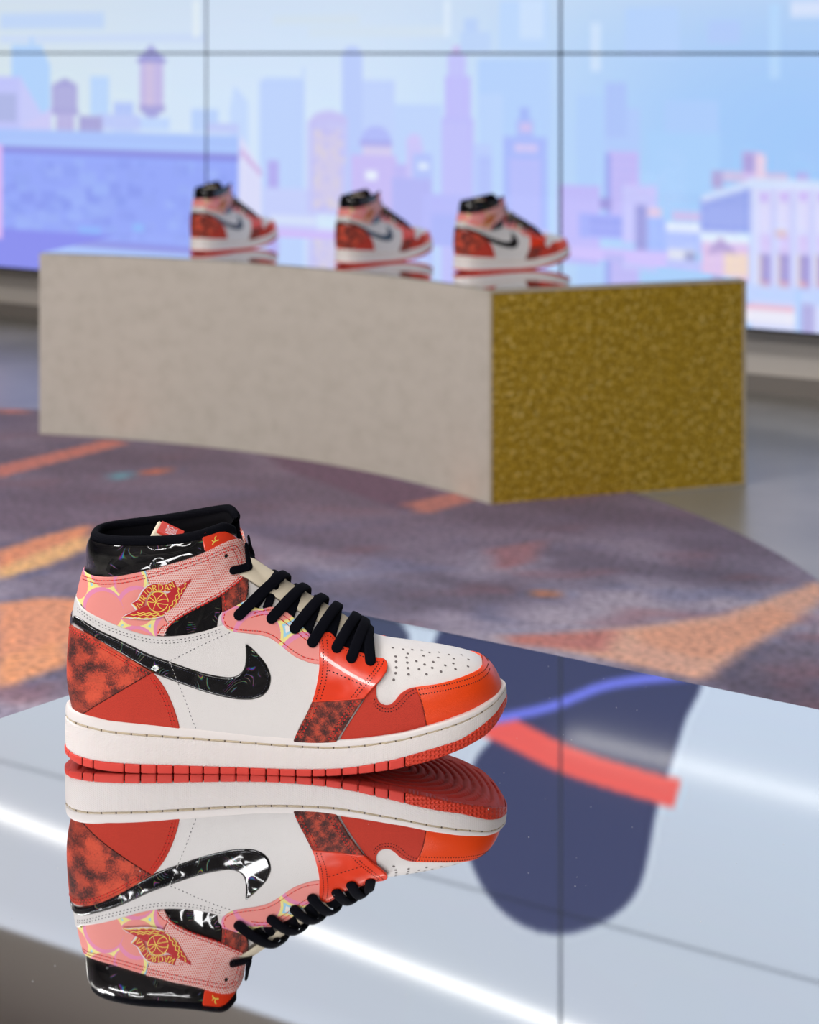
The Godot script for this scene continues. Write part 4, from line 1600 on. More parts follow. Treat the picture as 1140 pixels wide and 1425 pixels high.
func make_upper():
	# white vamp: the whole last, open in front of the ankle
	var g := []
	for i in 151:
		var u := i / 150.0
		var row := PackedVector3Array()
		for j in 121: row.append(last_at(u, lerpf(-1, 1, j / 120.0)))
		g.append(row)
	# the slit in front of the ankle: two meshes, below and above where it starts
	var cut := 96
	part_mesh(grid_mesh(g.slice(0, cut + 1), false, false, true), "vamp", M.white, shoe)
	var up := []
	var inn := []
	for i in range(cut, 151):
		var u := i / 150.0
		var row := PackedVector3Array()
		var row2 := PackedVector3Array()
		for j in 121:
			var v := lerpf(0.06, 1.94, j / 120.0)
			row.append(last_at(minf(u, lerpf(0.64, rim_u(v), (i - cut) / float(150 - cut))), v))
		up.append(row)
	part_mesh(grid_mesh(up, false, false, false), "ankle_shell", M.collar, shoe)
	for i in range(30, 151):
		var u := i / 150.0
		var row2 := PackedVector3Array()
		for j in 121:
			var v := lerpf(0.06, 1.94, j / 120.0)
			var pad := 0.0035 + 0.003 * smoothstep(0.80, 0.9, u) * smoothstep(1.0, 0.95, u)
			var uu := lerpf(0.2, rim_u(v), (i - 30) / 120.0)
			row2.append(last_at(uu, v) - normal_at(uu, v) * pad)
		inn.append(row2)
	part_mesh(grid_mesh(inn, false, false, true), "lining", M.lining, shoe)
	# padded rim of the collar
	var ring := []
	for j in 121:
		var v := lerpf(0.055, 1.945, j / 120.0)
		var ru := rim_u(v)
		var p := last_at(ru - 0.004, v)
		var nn := normal_at(ru - 0.01, v)
		var upw := (last_at(ru, v) - last_at(ru - 0.03, v)).normalized()
		var k := 1.0 if j > 1 and j < 119 else 0.3
		var row := PackedVector3Array()
		for q in 14:
			var a := TAU * q / 14.0
			row.append(p - nn * 0.0014 + (nn * cos(a) * 0.0030 + upw * sin(a) * 0.0036) * k)
		ring.append(row)
	part_mesh(grid_mesh(ring, false, true), "collar_rim", M.collar, shoe)

	panel("ankle_panel", rim_edge() + [Vector3(90, 7.5, 4), Vector3(80, 6.5, 4), Vector3(72, 12, 4)] + [Vector3(103.0,87.3,1), Vector3(82.4,79.1,0), Vector3(65.9,77.7,0), Vector3(35.8,83.9,0), Vector3(9.7,103.1,2)], 0.0, 0.6, M.patent, 0, 0.4, 2.3)
	panel("collar_tip", [Vector3(92.3,151.5,1), Vector3(95.4,152.8,0), Vector3(101.6,153.8,0), Vector3(108.5,152.8,0), Vector3(114.2,150.1,0), Vector3(118.1,146.0,1), Vector3(104.4,135.3,1), Vector3(94.5,140.1,1)], 0.6, 0.8, M.patent_red)
	panel("ankle_tab", [Vector3(106.0,110.6,1), Vector3(114.0,116.8,0), Vector3(123.6,123.6,1), Vector3(124.0,116.1,0), Vector3(123.6,110.6,0), Vector3(122.2,105.7,1), Vector3(114.6,101.0,0), Vector3(106.8,98.0,1)], 0.5, 1.6, M.mottled_dark)
	panel("ankle_strap", [Vector3(13.0,126.6,2), Vector3(16.6,123.8,0), Vector3(22.1,122.4,0), Vector3(30.3,122.1,0), Vector3(38.5,122.9,0), Vector3(46.7,124.6,0), Vector3(55.0,126.4,1), Vector3(55.9,121.6,0), Vector3(58.4,113.3,0), Vector3(63.2,102.4,0), Vector3(69.4,91.1,1), Vector3(65.3,85.9,0), Vector3(61.8,81.1,1), Vector3(49.5,81.1,0), Vector3(35.8,85.9,0), Vector3(22.1,90.7,0), Vector3(11.8,103.1,2)], 0.5, 0.9, M.print, 0)
	panel("strap_end", [Vector3(55.0,126.6,1), Vector3(63.2,128.4,0), Vector3(72.8,131.4,0), Vector3(83.8,134.6,0), Vector3(93.4,138.3,0), Vector3(104.4,144.2,0), Vector3(111.2,147.1,0), Vector3(116.0,148.0,0), Vector3(118.8,146.0,0), Vector3(120.0,140.8,0), Vector3(121.6,132.5,0), Vector3(123.0,123.2,1), Vector3(115.3,117.5,0), Vector3(107.1,111.3,0), Vector3(96.1,105.1,0), Vector3(83.8,98.9,0), Vector3(74.2,92.8,0), Vector3(70.1,88.0,0), Vector3(67.0,82.1,1), Vector3(62.9,82.9,1), Vector3(65.9,87.6,0), Vector3(69.4,91.1,1), Vector3(63.2,102.4,0), Vector3(58.4,113.3,0), Vector3(55.9,121.6,0)], 0.9, 1.3, M.dots)
	panel("quarter", [Vector3(8.8,108.8,2), Vector3(10.8,104.4,0), Vector3(13.1,100.7,0), Vector3(22.1,95.2,0), Vector3(35.8,89.2,0), Vector3(49.5,84.3,0), Vector3(60.5,82.1,0), Vector3(71.4,81.7,0), Vector3(83.8,83.0,0), Vector3(96.1,85.6,0), Vector3(107.1,89.5,0), Vector3(112.6,91.4,1)] + [Vector3(108.3,91.9,0), Vector3(115.5,87.8,0), Vector3(133.0,86.8,0), Vector3(148.4,77.5,0), Vector3(165.9,67.2,0), Vector3(174.1,65.2,1), Vector3(174.1,54.9,0), Vector3(170.0,40.5,0), Vector3(165.9,30.2,0), Vector3(159.7,19.9,0), Vector3(153.6,3.4,1)] + [Vector3(76.9,9.1,0), Vector3(35.8,10.5,0), Vector3(2.9,13.2,2)], 1.1, 1.0, M.white, 0)
	panel("side_stripe", [Vector3(8.3,95.8,2), Vector3(12.5,93.5,0), Vector3(22.1,87.3,0), Vector3(38.5,79.3,0), Vector3(56.3,70.5,0), Vector3(70.7,65.1,0), Vector3(90.6,58.1,0), Vector3(104.4,54.9,0), Vector3(113.3,54.2,0), Vector3(118.8,56.4,0), Vector3(121.8,60.5,0), Vector3(122.7,66.7,0), Vector3(122.5,76.6,1), Vector3(126.3,74.3,0), Vector3(131.8,68.8,0), Vector3(136.6,62.9,0), Vector3(139.5,56.4,0), Vector3(140.0,52.3,0), Vector3(138.9,46.8,0), Vector3(135.9,42.7,0), Vector3(131.8,40.2,0), Vector3(124.9,38.9,0), Vector3(112.6,39.8,0), Vector3(96.1,43.9,0), Vector3(76.9,50.5,0), Vector3(59.1,57.7,0), Vector3(35.8,71.4,0), Vector3(22.1,79.7,0), Vector3(8.1,89.7,2)], 2.0, 1.1, M.patent, 0, 1.5)
	panel("heel_panel", [Vector3(4.2,92.5,2), Vector3(6.3,89.7,0), Vector3(9.7,87.3,0), Vector3(22.1,80.8,0), Vector3(35.8,72.7,0), Vector3(49.5,63.7,0), Vector3(55.0,60.1,0), Vector3(59.4,57.8,1), Vector3(46.7,50.2,0), Vector3(33.0,42.0,0), Vector3(22.1,35.4,0), Vector3(9.0,26.7,1), Vector3(7.7,20.1,1), Vector3(1.5,20.1,2)], 1.9, 1.1, M.mottled, 0, 0.6)
	panel("heel_foxing", [Vector3(9.0,26.7,1), Vector3(22.1,35.4,0), Vector3(33.0,42.0,0), Vector3(46.7,50.2,0), Vector3(59.4,57.8,1), Vector3(63.2,53.7,0), Vector3(68.0,46.8,0), Vector3(72.1,38.6,0), Vector3(75.5,29.7,0), Vector3(77.7,22.1,0), Vector3(79.7,11.8,1), Vector3(35.8,13.2,0), Vector3(7.7,18.7,1)], 1.9, 1.05, M.suede, 2, 0.6)
	panel("mudguard", [Vector3(212.6,51.4,1), Vector3(211.7,47.1,0), Vector3(211.5,43.4,0), Vector3(212.0,39.8,0), Vector3(213.6,36.9,0), Vector3(215.8,35.4,0), Vector3(218.4,34.8,0), Vector3(221.1,35.4,0), Vector3(224.3,38.0,0), Vector3(227.9,42.4,0), Vector3(231.9,45.0,0), Vector3(235.2,46.2,0), Vector3(238.1,46.8,1), Vector3(241.0,39.8,0), Vector3(243.2,32.5,0), Vector3(245.8,20.0,1), Vector3(246.4,15.0,1), Vector3(214.1,7.7,0), Vector3(183.5,4.8,1), Vector3(189.3,16.5,0), Vector3(199.5,32.5,0), Vector3(209.7,49.3,1)], 0.2, 1.1, M.suede)
	panel("toe_cap", [Vector3(238.1,46.8,1), Vector3(246.1,47.9,0), Vector3(252.0,48.7,0), Vector3(262.2,51.2,0), Vector3(269.5,53.5,0), Vector3(276.7,56.5,0), Vector3(281.1,59.0,0), Vector3(283.2,61.9,1)] + [Vector3(283.3,61.4,0), Vector3(283.7,62.6,3)] + [Vector3(0.5, 0, 4), Vector3(0.5, 70, 4), Vector3(9, 76, 4)] + [Vector3(249.1,17.7,1)] + [Vector3(245.8,20.0,1), Vector3(243.2,32.5,0), Vector3(241.0,39.8,0)], 0.2, 1.1, M.toe_red, 0)
	panel("eyestay", [Vector3(106.4,97.9,1), Vector3(111.4,99.9,0), Vector3(117.6,103.2,0), Vector3(122.7,106.1,1), Vector3(124.2,103.7,0), Vector3(126.8,101.7,0), Vector3(133.0,99.9,0), Vector3(139.7,101.0,0), Vector3(145.3,99.1,0), Vector3(150.5,97.1,0), Vector3(155.6,92.9,0), Vector3(160.8,87.8,0), Vector3(166.9,81.6,0), Vector3(174.1,75.5,1), Vector3(174.1,62.1,1), Vector3(169.0,62.7,0), Vector3(163.8,64.3,0), Vector3(155.6,68.0,0), Vector3(147.4,74.4,0), Vector3(140.2,79.6,0), Vector3(133.0,82.2,0), Vector3(122.7,83.7,0), Vector3(113.4,85.2,0), Vector3(108.3,88.6,0), Vector3(106.2,92.4,0)], 1.9, 0.9, M.print)
	panel("lace_guard", [Vector3(172.4,77.0,0), Vector3(173.1,80.6,0), Vector3(174.6,82.7,0), Vector3(178.2,83.4,0), Vector3(181.3,81.6,0), Vector3(184.4,77.5,0), Vector3(188.5,73.9,0), Vector3(192.6,72.2,0), Vector3(200.9,69.1,0), Vector3(207.0,66.7,0), Vector3(212.2,65.6,0), Vector3(215.8,65.0,0), Vector3(218.2,63.1,0), Vector3(219.0,60.5,0), Vector3(218.6,57.4,0), Vector3(216.8,54.4,0), Vector3(214.2,50.8,0), Vector3(209.1,45.6,0), Vector3(202.9,38.9,1), Vector3(190.6,38.0,0), Vector3(168.0,37.0,1), Vector3(169.8,42.5,0), Vector3(171.6,50.8,0), Vector3(172.7,59.0,0), Vector3(172.7,67.2,0)], 2.1, 1.1, M.patent_red)
	panel("forefoot_strip", [Vector3(168.0,37.0,1), Vector3(190.6,38.0,0), Vector3(202.9,38.9,1), Vector3(199.3,33.8,0), Vector3(194.7,27.1,0), Vector3(189.6,18.9,0), Vector3(184.4,10.6,0), Vector3(182.9,2.4,1), Vector3(150.5,2.4,1), Vector3(159.7,19.9,0), Vector3(164.4,29.2,0)], 2.0, 1.15, M.mottled_dark)
	make_perforations()
	make_stitching()
	make_emblem()
	make_tongue()
	make_laces()

func rim_edge() -> Array:
	var q := []
	for k in 15:
		var v := lerpf(1.0, 0.075, k / 14.0)
		q.append(Vector3((rim_u(v) - 0.014) * 100, v * 100, 4))
	return q

func disc(c: Vector3, r: float, lift: float, n := 12) -> Array:
	var w := uv_at(Vector2(c.x, c.y))
	var p := last_at(w.x, w.y)
	var nn := normal_at(w.x, w.y)
	var t := nn.cross(Vector3.UP).normalized()
	var b := nn.cross(t)
	var pv := PackedVector3Array([p + nn * (lift - 0.05) / 1000.0])
	var nv := PackedVector3Array([nn])
	var ix := PackedInt32Array()
	for k in n:
		var a := TAU * k / n
		pv.append(p + (t * cos(a) + b * sin(a)) * (r / 1000.0) + nn * lift / 1000.0)
		nv.append(nn)
		ix.append_array(PackedInt32Array([0, 1 + k, 1 + (k + 1) % n]))
	return [pv, nv, ix]

func make_perforations():
	var list := []
	for c in [Vector3(224.6,67.8,0), Vector3(224.9,64.3,0), Vector3(225.0,60.3,0), Vector3(224.6,56.4,0), Vector3(223.3,51.9,0), Vector3(232.9,69.7,0), Vector3(232.1,67.0,0), Vector3(232.6,63.6,0), Vector3(233.1,59.8,0), Vector3(233.4,55.6,0), Vector3(238.6,64.6,0), Vector3(240.5,59.1,0), Vector3(243.5,68.2,0), Vector3(244.3,62.3,0), Vector3(245.6,55.6,0), Vector3(253.6,67.1,0), Vector3(250.2,64.1,0), Vector3(249.5,60.0,0), Vector3(255.4,57.5,0), Vector3(258.3,61.7,0), Vector3(263.8,63.0,0), Vector3(264.1,66.3,0), Vector3(265.3,59.2,0), Vector3(274.2,65.8,0), Vector3(273.8,61.0,0), Vector3(222.6,73.7,0), Vector3(229.8,72.7,0), Vector3(236.0,72.4,0), Vector3(242.3,72.0,0), Vector3(247.5,70.4,0), Vector3(254.0,70.6,0), Vector3(260.8,69.1,0), Vector3(269.5,68.9,0)]:
		list.append(disc(c, 0.95, 0.12))
	var both := [PackedVector3Array(), PackedVector3Array(), PackedInt32Array()]
	for d in list:
		var at: int = both[0].size()
		both[0].append_array(d[0])
		both[1].append_array(d[1])
		for k in d[2]: both[2].append(at + k)
	part_mesh(patch_mesh(both, 1), "perforations", M.hole, shoe, "stuff")
	part_mesh(join_prints([disc([Vector3(108.2,136.8,0)][0], 1.3, 2.28)]), "strap_eyelet", M.black, shoe)

func make_stitching():
	# quarter
	for o in [0, 14]:
		stitch(shift([Vector3(10.0,101.0,0), Vector3(22.1,92.1,0), Vector3(35.8,86.2,0), Vector3(49.5,81.8,0), Vector3(60.5,79.7,0), Vector3(71.4,79.3,0), Vector3(83.8,80.7,0), Vector3(96.1,83.4,0), Vector3(106.4,87.0,0)], 0, o), 2.1, "thread_grey", "", 1.2, 1.4, 0.8)
	stitch([Vector3(112.3,84.3,0), Vector3(101.6,79.7,0), Vector3(90.6,74.7,0), Vector3(79.7,69.2,0), Vector3(70.7,65.3,0)], 2.1, "thread_grey", "", 1.3, 1.5, 0.8)
	stitch([Vector3(70.9,65.1,0), Vector3(74.2,57.8,0), Vector3(76.9,50.2,0)], 2.9, "thread_white", "", 1.9, 0.6, 0.9)
	stitch([Vector3(76.9,50.2,0), Vector3(81.0,40.6,0), Vector3(85.1,29.7,0), Vector3(89.3,19.3,0)], 2.1, "thread_grey", "", 1.3, 1.5, 0.8)
	# strap
	for o in [0, 17]:
		stitch(shift([Vector3(12.9,122.7,0), Vector3(22.1,119.9,0), Vector3(30.3,119.6,0), Vector3(39.9,120.5,0), Vector3(48.1,122.1,0), Vector3(54.7,123.5,0)], 0, o), 1.4, "thread_red", "thread_black", 2.3, 0.8)
		stitch(shift([Vector3(56.1,124.0,0), Vector3(65.9,126.5,0), Vector3(76.9,129.8,0), Vector3(87.9,133.4,0), Vector3(96.1,136.4,0), Vector3(104.4,140.5,0), Vector3(111.2,143.2,0), Vector3(114.2,143.5,0)], 0, o), 2.2, "thread_red", "thread_black", 2.3, 0.8)
		stitch(shift([Vector3(68.1,88.9,0), Vector3(74.2,94.7,0), Vector3(83.8,100.7,0), Vector3(96.1,106.9,0), Vector3(107.1,113.1,0), Vector3(115.3,119.1,0), Vector3(120.5,123.8,0)], 0, o), 2.2, "thread_red", "thread_black", 2.3, 0.8)
		stitch(shift([Vector3(62.9,83.7,0), Vector3(65.3,87.3,0), Vector3(68.1,89.7,0)], o, o * 0.3), 1.6, "thread_red", "thread_black", 2.3, 0.8)
	stitch([Vector3(114.2,143.5,0), Vector3(116.4,140.8,0), Vector3(118.1,133.9,0), Vector3(120.0,125.0,0)], 2.2, "thread_red", "thread_black", 2.3, 0.8)
	stitch([Vector3(111.9,140.8,0), Vector3(114.4,138.0,0), Vector3(116.0,132.5,0), Vector3(117.7,125.7,0)], 2.2, "thread_red", "thread_black", 2.3, 0.8)
	stitch([Vector3(95.8,136.4,0), Vector3(98.9,127.1,0), Vector3(102.3,117.5,0), Vector3(105.0,110.6,0)], 2.2, "thread_red", "", 2.0, 0.5, 0.4)
	stitch([Vector3(55.4,125.4,0), Vector3(57.4,117.5,0), Vector3(61.8,105.8,0), Vector3(68.7,92.1,0)], 2.2, "thread_black", "", 1.6, 0.5, 0.3)
	# heel
	for o in [0, 15]:
		stitch(shift([Vector3(5.9,87.3,0), Vector3(12.5,83.9,0), Vector3(22.1,78.4,0), Vector3(35.8,70.1,0), Vector3(49.5,61.2,0), Vector3(56.6,56.8,0)], 0, o), 3.0, "thread_red", "thread_black", 1.8, 0.9)
		stitch(shift([Vector3(59.6,54.4,0), Vector3(64.6,47.5,0), Vector3(68.7,40.0,0), Vector3(72.5,31.0,0), Vector3(75.5,21.4,0)], -o, 0), 2.95, "thread_red", "thread_black", 1.8, 0.9)
	stitch([Vector3(9.4,27.2,0), Vector3(22.1,35.7,0), Vector3(33.0,42.3,0), Vector3(46.7,50.5,0), Vector3(58.8,57.5,0)], 2.95, "thread_black", "", 3.0, 0.2, 0.5)
	# stripe
	stitch([Vector3(11.1,92.1,0), Vector3(22.1,85.1,0), Vector3(38.5,77.0,0), Vector3(56.3,68.4,0), Vector3(70.1,62.9,0), Vector3(90.6,55.7,0), Vector3(104.4,52.4,0), Vector3(114.0,51.6,0), Vector3(120.1,53.3,0), Vector3(124.2,57.8,0), Vector3(125.2,65.3,0), Vector3(124.9,72.2,0)], 2.9, "thread_ink", "", 1.3, 0.7, 0.7)
	stitch([Vector3(12.5,88.9,0), Vector3(24.8,80.7,0), Vector3(39.9,72.2,0), Vector3(59.1,59.8,0), Vector3(76.9,52.7,0), Vector3(96.1,46.1,0), Vector3(112.6,42.0,0), Vector3(123.6,40.9,0), Vector3(130.4,42.0,0), Vector3(135.2,45.4,0), Vector3(137.5,50.9,0), Vector3(137.0,56.4,0), Vector3(133.8,62.9,0), Vector3(129.7,68.1,0)], 2.9, "thread_ink", "", 1.3, 0.7, 0.7)
	# eyestay, tab
	stitch([Vector3(108.1,92.4,0), Vector3(109.5,89.3,0), Vector3(115.0,86.6,0), Vector3(123.7,85.5,0), Vector3(133.5,84.7,0), Vector3(141.2,81.8,0), Vector3(148.4,76.5,0), Vector3(156.6,70.3,0), Vector3(163.8,66.7,0), Vector3(172.5,64.8,0)], 2.8, "thread_red", "thread_black", 2.3, 0.8)
	for o in [0, 20]:
		stitch(shift([Vector3(127.3,96.8,0), Vector3(133.0,98.3,0), Vector3(139.2,98.9,0), Vector3(144.3,97.1,0), Vector3(149.4,94.0,0), Vector3(155.6,88.8,0), Vector3(161.8,83.7,0), Vector3(168.0,79.1,0)], -o * 0.5, o), 2.8, "thread_red", "thread_black", 2.3, 0.8)
	stitch([Vector3(108.3,97.6,0), Vector3(107.5,93.5,0)], 2.8, "thread_red", "", 2.0, 0.5)
	stitch([Vector3(107.4,109.5,0), Vector3(108.4,104.3,0), Vector3(109.1,98.9,0)], 2.1, "thread_red", "", 2.0, 0.6)
	for o in [0, 35]:
		stitch(shift([Vector3(118.7,115.0,0), Vector3(119.0,111.2,0), Vector3(118.7,105.7,0)], o, -o * 0.5), 2.1, "thread_black", "", 1.3, 0.8)
	# red guard and forefoot strip
	for o in [0, 22]:
		stitch(shift([Vector3(175.4,78.5,0), Vector3(176.4,71.3,0), Vector3(176.4,61.0,0), Vector3(175.4,50.8,0), Vector3(173.1,42.5,0), Vector3(171.9,37.9,0)], o - 8, 0), 3.2, "thread_black", "", 1.1, 0.9)
		stitch(shift([Vector3(171.5,36.4,0), Vector3(168.0,28.1,0), Vector3(163.8,20.9,0), Vector3(159.2,13.2,0)], o - 16, 0), 3.15, "thread_red", "thread_black", 1.5, 0.9)
		stitch(shift([Vector3(216.3,62.1,0), Vector3(214.2,58.0,0), Vector3(209.1,51.8,0), Vector3(203.4,45.6,0), Vector3(197.8,38.9,0)], -o, -8), 3.2, "thread_black", "", 1.1, 0.9)
		stitch(shift([Vector3(198.3,37.9,0), Vector3(193.7,31.7,0), Vector3(188.5,24.0,0), Vector3(183.4,15.8,0), Vector3(180.8,12.2,0)], -o + 8, 0), 3.15, "thread_red", "thread_black", 1.5, 0.9)
	stitch([Vector3(175.7,79.6,0), Vector3(178.2,80.8,0), Vector3(180.8,79.6,0), Vector3(184.4,75.5,0), Vector3(189.6,71.5,0), Vector3(194.7,69.1,0), Vector3(202.9,66.0,0), Vector3(213.2,62.1,0)], 3.2, "thread_black", "", 1.1, 0.9)
	stitch([Vector3(178.8,58.2,0), Vector3(184.4,55.9,0), Vector3(191.6,52.6,0), Vector3(197.8,49.9,0), Vector3(202.4,47.7,0)], 3.2, "thread_black", "", 1.6, 1.2)
	# mudguard and toe cap: two rows
	for o in [0, 24]:
		stitch([Vector3(210.0,39.1,0), Vector3(212.6,34.8,0), Vector3(216.5,32.7,0), Vector3(220.8,32.4,0), Vector3(224.2,34.0,0), Vector3(228.0,37.8,0), Vector3(232.1,42.1,0), Vector3(235.3,44.4,0), Vector3(238.1,45.4,0)]if o == 0 else [Vector3(209.6,36.4,0), Vector3(212.2,32.7,0), Vector3(216.0,30.7,0), Vector3(221.2,30.4,0), Vector3(225.5,32.1,0), Vector3(229.5,35.7,0), Vector3(233.4,40.1,0), Vector3(236.2,42.2,0), Vector3(238.8,43.0,0)], 1.3, "thread_black", "", 1.0, 0.9)
		stitch(shift([Vector3(239.8,44.9,0), Vector3(248.2,46.3,0), Vector3(257.6,48.0,0), Vector3(267.9,50.4,0), Vector3(276.5,53.0,0), Vector3(282.5,56.2,0), Vector3(285.6,59.2,0), Vector3(286.8,62.1,0)], o * 0.3, o), 1.3, "thread_black", "", 1.0, 0.9)
	stitch([Vector3(239.8,46.0,0), Vector3(241.5,39.1,0), Vector3(243.5,32.2,0), Vector3(245.2,21.1,0)], 1.2, "thread_black", "", 2.0, 0.3, 0.4)
	# red guard's jump figure on the collar tip
	var fig := []
	print_stroke(fig, [Vector3(99.6,144.2,0), Vector3(100.5,146.0,0), Vector3(101.9,146.9,0), Vector3(103.7,147.4,0)], 0.8, 1.42)
	print_stroke(fig, [Vector3(100.5,146.0,0), Vector3(99.4,147.1,0)], 0.7, 1.42)
	print_stroke(fig, [Vector3(101.9,146.9,0), Vector3(101.1,148.7,0), Vector3(102.2,150.1,0)], 0.6, 1.42)
	part_mesh(join_prints(fig), "tip_logo", M.logo_yellow, shoe)
	for mat in dashes:
		part(dashes[mat], "stitching", M.get(mat, M.thread_black), shoe, "stuff")

func shift(pts: Array, dx: float, dy: float) -> Array:
	# offsets in the units of the drafting frames (about 0.14 mm)
	var out := []
	for p in pts: out.append(p + Vector3(dx, -dy, 0) * 0.1372)
	return out

func make_emblem():
	var red := []
	var yel := []
	var wht := []
	var L := 2.3
	# pale ground that edges the wings
	print_shape(wht, [Vector3(39.0,94.8,1), Vector3(41.4,96.8,0), Vector3(45.2,98.4,0), Vector3(49.7,100.5,0), Vector3(57.0,103.7,0), Vector3(57.5,99.8,0), Vector3(65.0,97.9,0), Vector3(67.4,96.7,0), Vector3(66.4,95.6,0), Vector3(62.2,94.3,0), Vector3(57.5,93.5,0), Vector3(52.7,93.4,0), Vector3(45.7,94.0,0)], L)
	print_shape(wht, [Vector3(45.0,104.3,1), Vector3(49.2,107.4,0), Vector3(51.0,111.1,0), Vector3(54.2,115.2,0), Vector3(57.5,117.5,0), Vector3(62.2,118.4,0), Vector3(66.9,117.9,0), Vector3(71.1,119.3,0), Vector3(74.2,120.6,1), Vector3(71.6,112.3,0), Vector3(65.0,112.7,0), Vector3(59.3,112.3,0), Vector3(57.5,110.4,0), Vector3(54.9,106.7,0), Vector3(52.7,102.2,0), Vector3(48.3,99.6,1)], L)
	print_shape(red, [Vector3(45.7,104.5,1), Vector3(49.9,107.1,0), Vector3(52.0,110.9,0), Vector3(54.9,114.8,0), Vector3(57.9,117.0,0), Vector3(62.2,118.0,0), Vector3(66.9,117.5,0), Vector3(71.1,118.9,0), Vector3(74.1,120.2,1), Vector3(75.8,115.2,1), Vector3(71.1,112.7,0), Vector3(65.0,113.0,0), Vector3(59.3,112.5,0), Vector3(57.2,110.7,0), Vector3(54.9,106.9,0), Vector3(53.5,102.9,0), Vector3(49.5,100.3,1)], L + 0.07)
	print_shape(red, [Vector3(39.5,95.1,1), Vector3(42.4,96.7,0), Vector3(45.2,98.2,0), Vector3(49.9,100.5,0), Vector3(56.8,103.6,0), Vector3(57.5,100.1,0), Vector3(60.8,99.3,0), Vector3(66.9,98.4,0), Vector3(67.3,96.8,0), Vector3(62.2,95.3,0), Vector3(57.5,94.6,0), Vector3(52.7,94.6,0), Vector3(45.7,95.3,0)], L + 0.07)
	print_shape(red, [Vector3(68.8,110.9,1), Vector3(74.4,114.4,0), Vector3(80.1,118.0,0), Vector3(85.3,121.4,1), Vector3(85.0,119.6,0), Vector3(83.9,118.0,0), Vector3(82.7,116.8,0), Vector3(82.4,115.4,0), Vector3(81.3,114.2,0), Vector3(81.1,112.8,0), Vector3(79.9,111.6,0), Vector3(79.6,110.2,0), Vector3(78.4,109.0,0), Vector3(78.3,107.6,0), Vector3(77.0,106.7,0), Vector3(76.9,105.2,0), Vector3(75.4,104.3,0), Vector3(74.9,102.9,0), Vector3(73.3,101.9,0), Vector3(68.8,98.4,1), Vector3(65.9,99.1,1)], L + 0.07)
	# ball
	var ball := []
	var ring := []
	for k in 28:
		var a := TAU * k / 28.0
		var c: Vector3 = [Vector3(63.1,105.7,0)][0]
		ball.append(c + Vector3(cos(a), sin(a), 0) * 145 / 10.364 * 0.4886)
	for k in 14: ring.append(ball[k])
	print_shape(red, ball, L + 0.12)
	print_stroke(yel, ring, 0.6, L + 0.16)
	ring = []
	for k in range(14, 28): ring.append(ball[k])
	print_stroke(yel, ring, 0.6, L + 0.16)
	for q in [[Vector3(59.3,110.9,0), Vector3(61.2,108.5,0), Vector3(61.7,105.7,0), Vector3(60.8,102.9,0), Vector3(60.1,100.5,0)], [Vector3(66.4,111.1,0), Vector3(63.6,108.5,0), Vector3(61.7,105.7,0)], [Vector3(56.5,105.9,0), Vector3(59.3,105.2,0), Vector3(61.7,105.7,0)], [Vector3(57.2,109.0,0), Vector3(59.3,107.4,0), Vector3(61.0,105.9,0)], [Vector3(69.7,107.4,0), Vector3(66.4,107.4,0), Vector3(63.1,106.2,0), Vector3(61.7,104.8,0)], [Vector3(62.9,104.8,0), Vector3(65.9,104.2,0), Vector3(70.0,103.8,0)], [Vector3(62.9,104.8,0), Vector3(63.6,102.4,0), Vector3(65.9,100.8,0), Vector3(67.4,100.5,0)]]:
		print_stroke(yel, q, 0.5, L + 0.16)
	# feathers
	for q in [[Vector3(39.8,94.8,0), Vector3(42.6,95.3,0), Vector3(45.7,95.1,0), Vector3(48.0,94.3,0), Vector3(50.4,95.0,0), Vector3(52.7,94.1,0), Vector3(55.6,94.9,0), Vector3(57.9,94.1,0), Vector3(60.3,95.0,0), Vector3(62.2,94.6,0)], [Vector3(44.7,97.2,0), Vector3(47.1,96.5,0), Vector3(49.0,97.1,0), Vector3(51.3,96.3,0), Vector3(53.7,97.0,0), Vector3(56.0,96.2,0), Vector3(58.4,96.9,0), Vector3(60.8,96.0,0), Vector3(63.1,96.8,0), Vector3(65.2,96.0,0), Vector3(67.1,97.0,0)], [Vector3(49.4,98.4,0), Vector3(51.3,97.7,0), Vector3(53.2,98.4,0), Vector3(55.1,97.6,0), Vector3(57.5,98.3,0), Vector3(59.3,97.5,0), Vector3(61.7,98.2,0), Vector3(64.1,97.7,0)],
			[Vector3(68.8,98.4,0), Vector3(70.7,100.5,0), Vector3(70.7,102.4,0), Vector3(73.0,103.8,0), Vector3(72.8,105.7,0), Vector3(74.9,107.4,0), Vector3(74.7,109.5,0), Vector3(77.0,111.4,0), Vector3(76.3,113.3,0), Vector3(77.4,114.4,0), Vector3(76.3,115.4,0)], [Vector3(73.3,101.9,0), Vector3(75.4,104.8,0), Vector3(75.1,106.4,0), Vector3(77.3,108.1,0), Vector3(77.0,110.0,0), Vector3(79.1,111.8,0), Vector3(78.9,113.7,0), Vector3(81.3,115.6,0), Vector3(81.0,117.3,0), Vector3(82.0,118.1,0), Vector3(81.3,118.4,0)]]:
		print_stroke(yel, q, 0.55, L + 0.16)
	for q in [[Vector3(68.8,110.2,0), Vector3(72.5,112.3,0), Vector3(76.3,114.9,0)], [Vector3(69.5,108.5,0), Vector3(73.5,110.9,0), Vector3(75.8,112.5,0)], [Vector3(49.9,99.8,0), Vector3(54.2,101.7,0), Vector3(56.5,102.9,0)], [Vector3(50.9,99.1,0), Vector3(55.1,100.5,0), Vector3(57.5,101.7,0)]]:
		print_stroke(red, q, 0.5, L + 0.2)
	print_stroke(yel, [Vector3(46.1,104.3,0), Vector3(48.0,102.4,0), Vector3(49.4,100.4,0)], 0.6, L + 0.16)
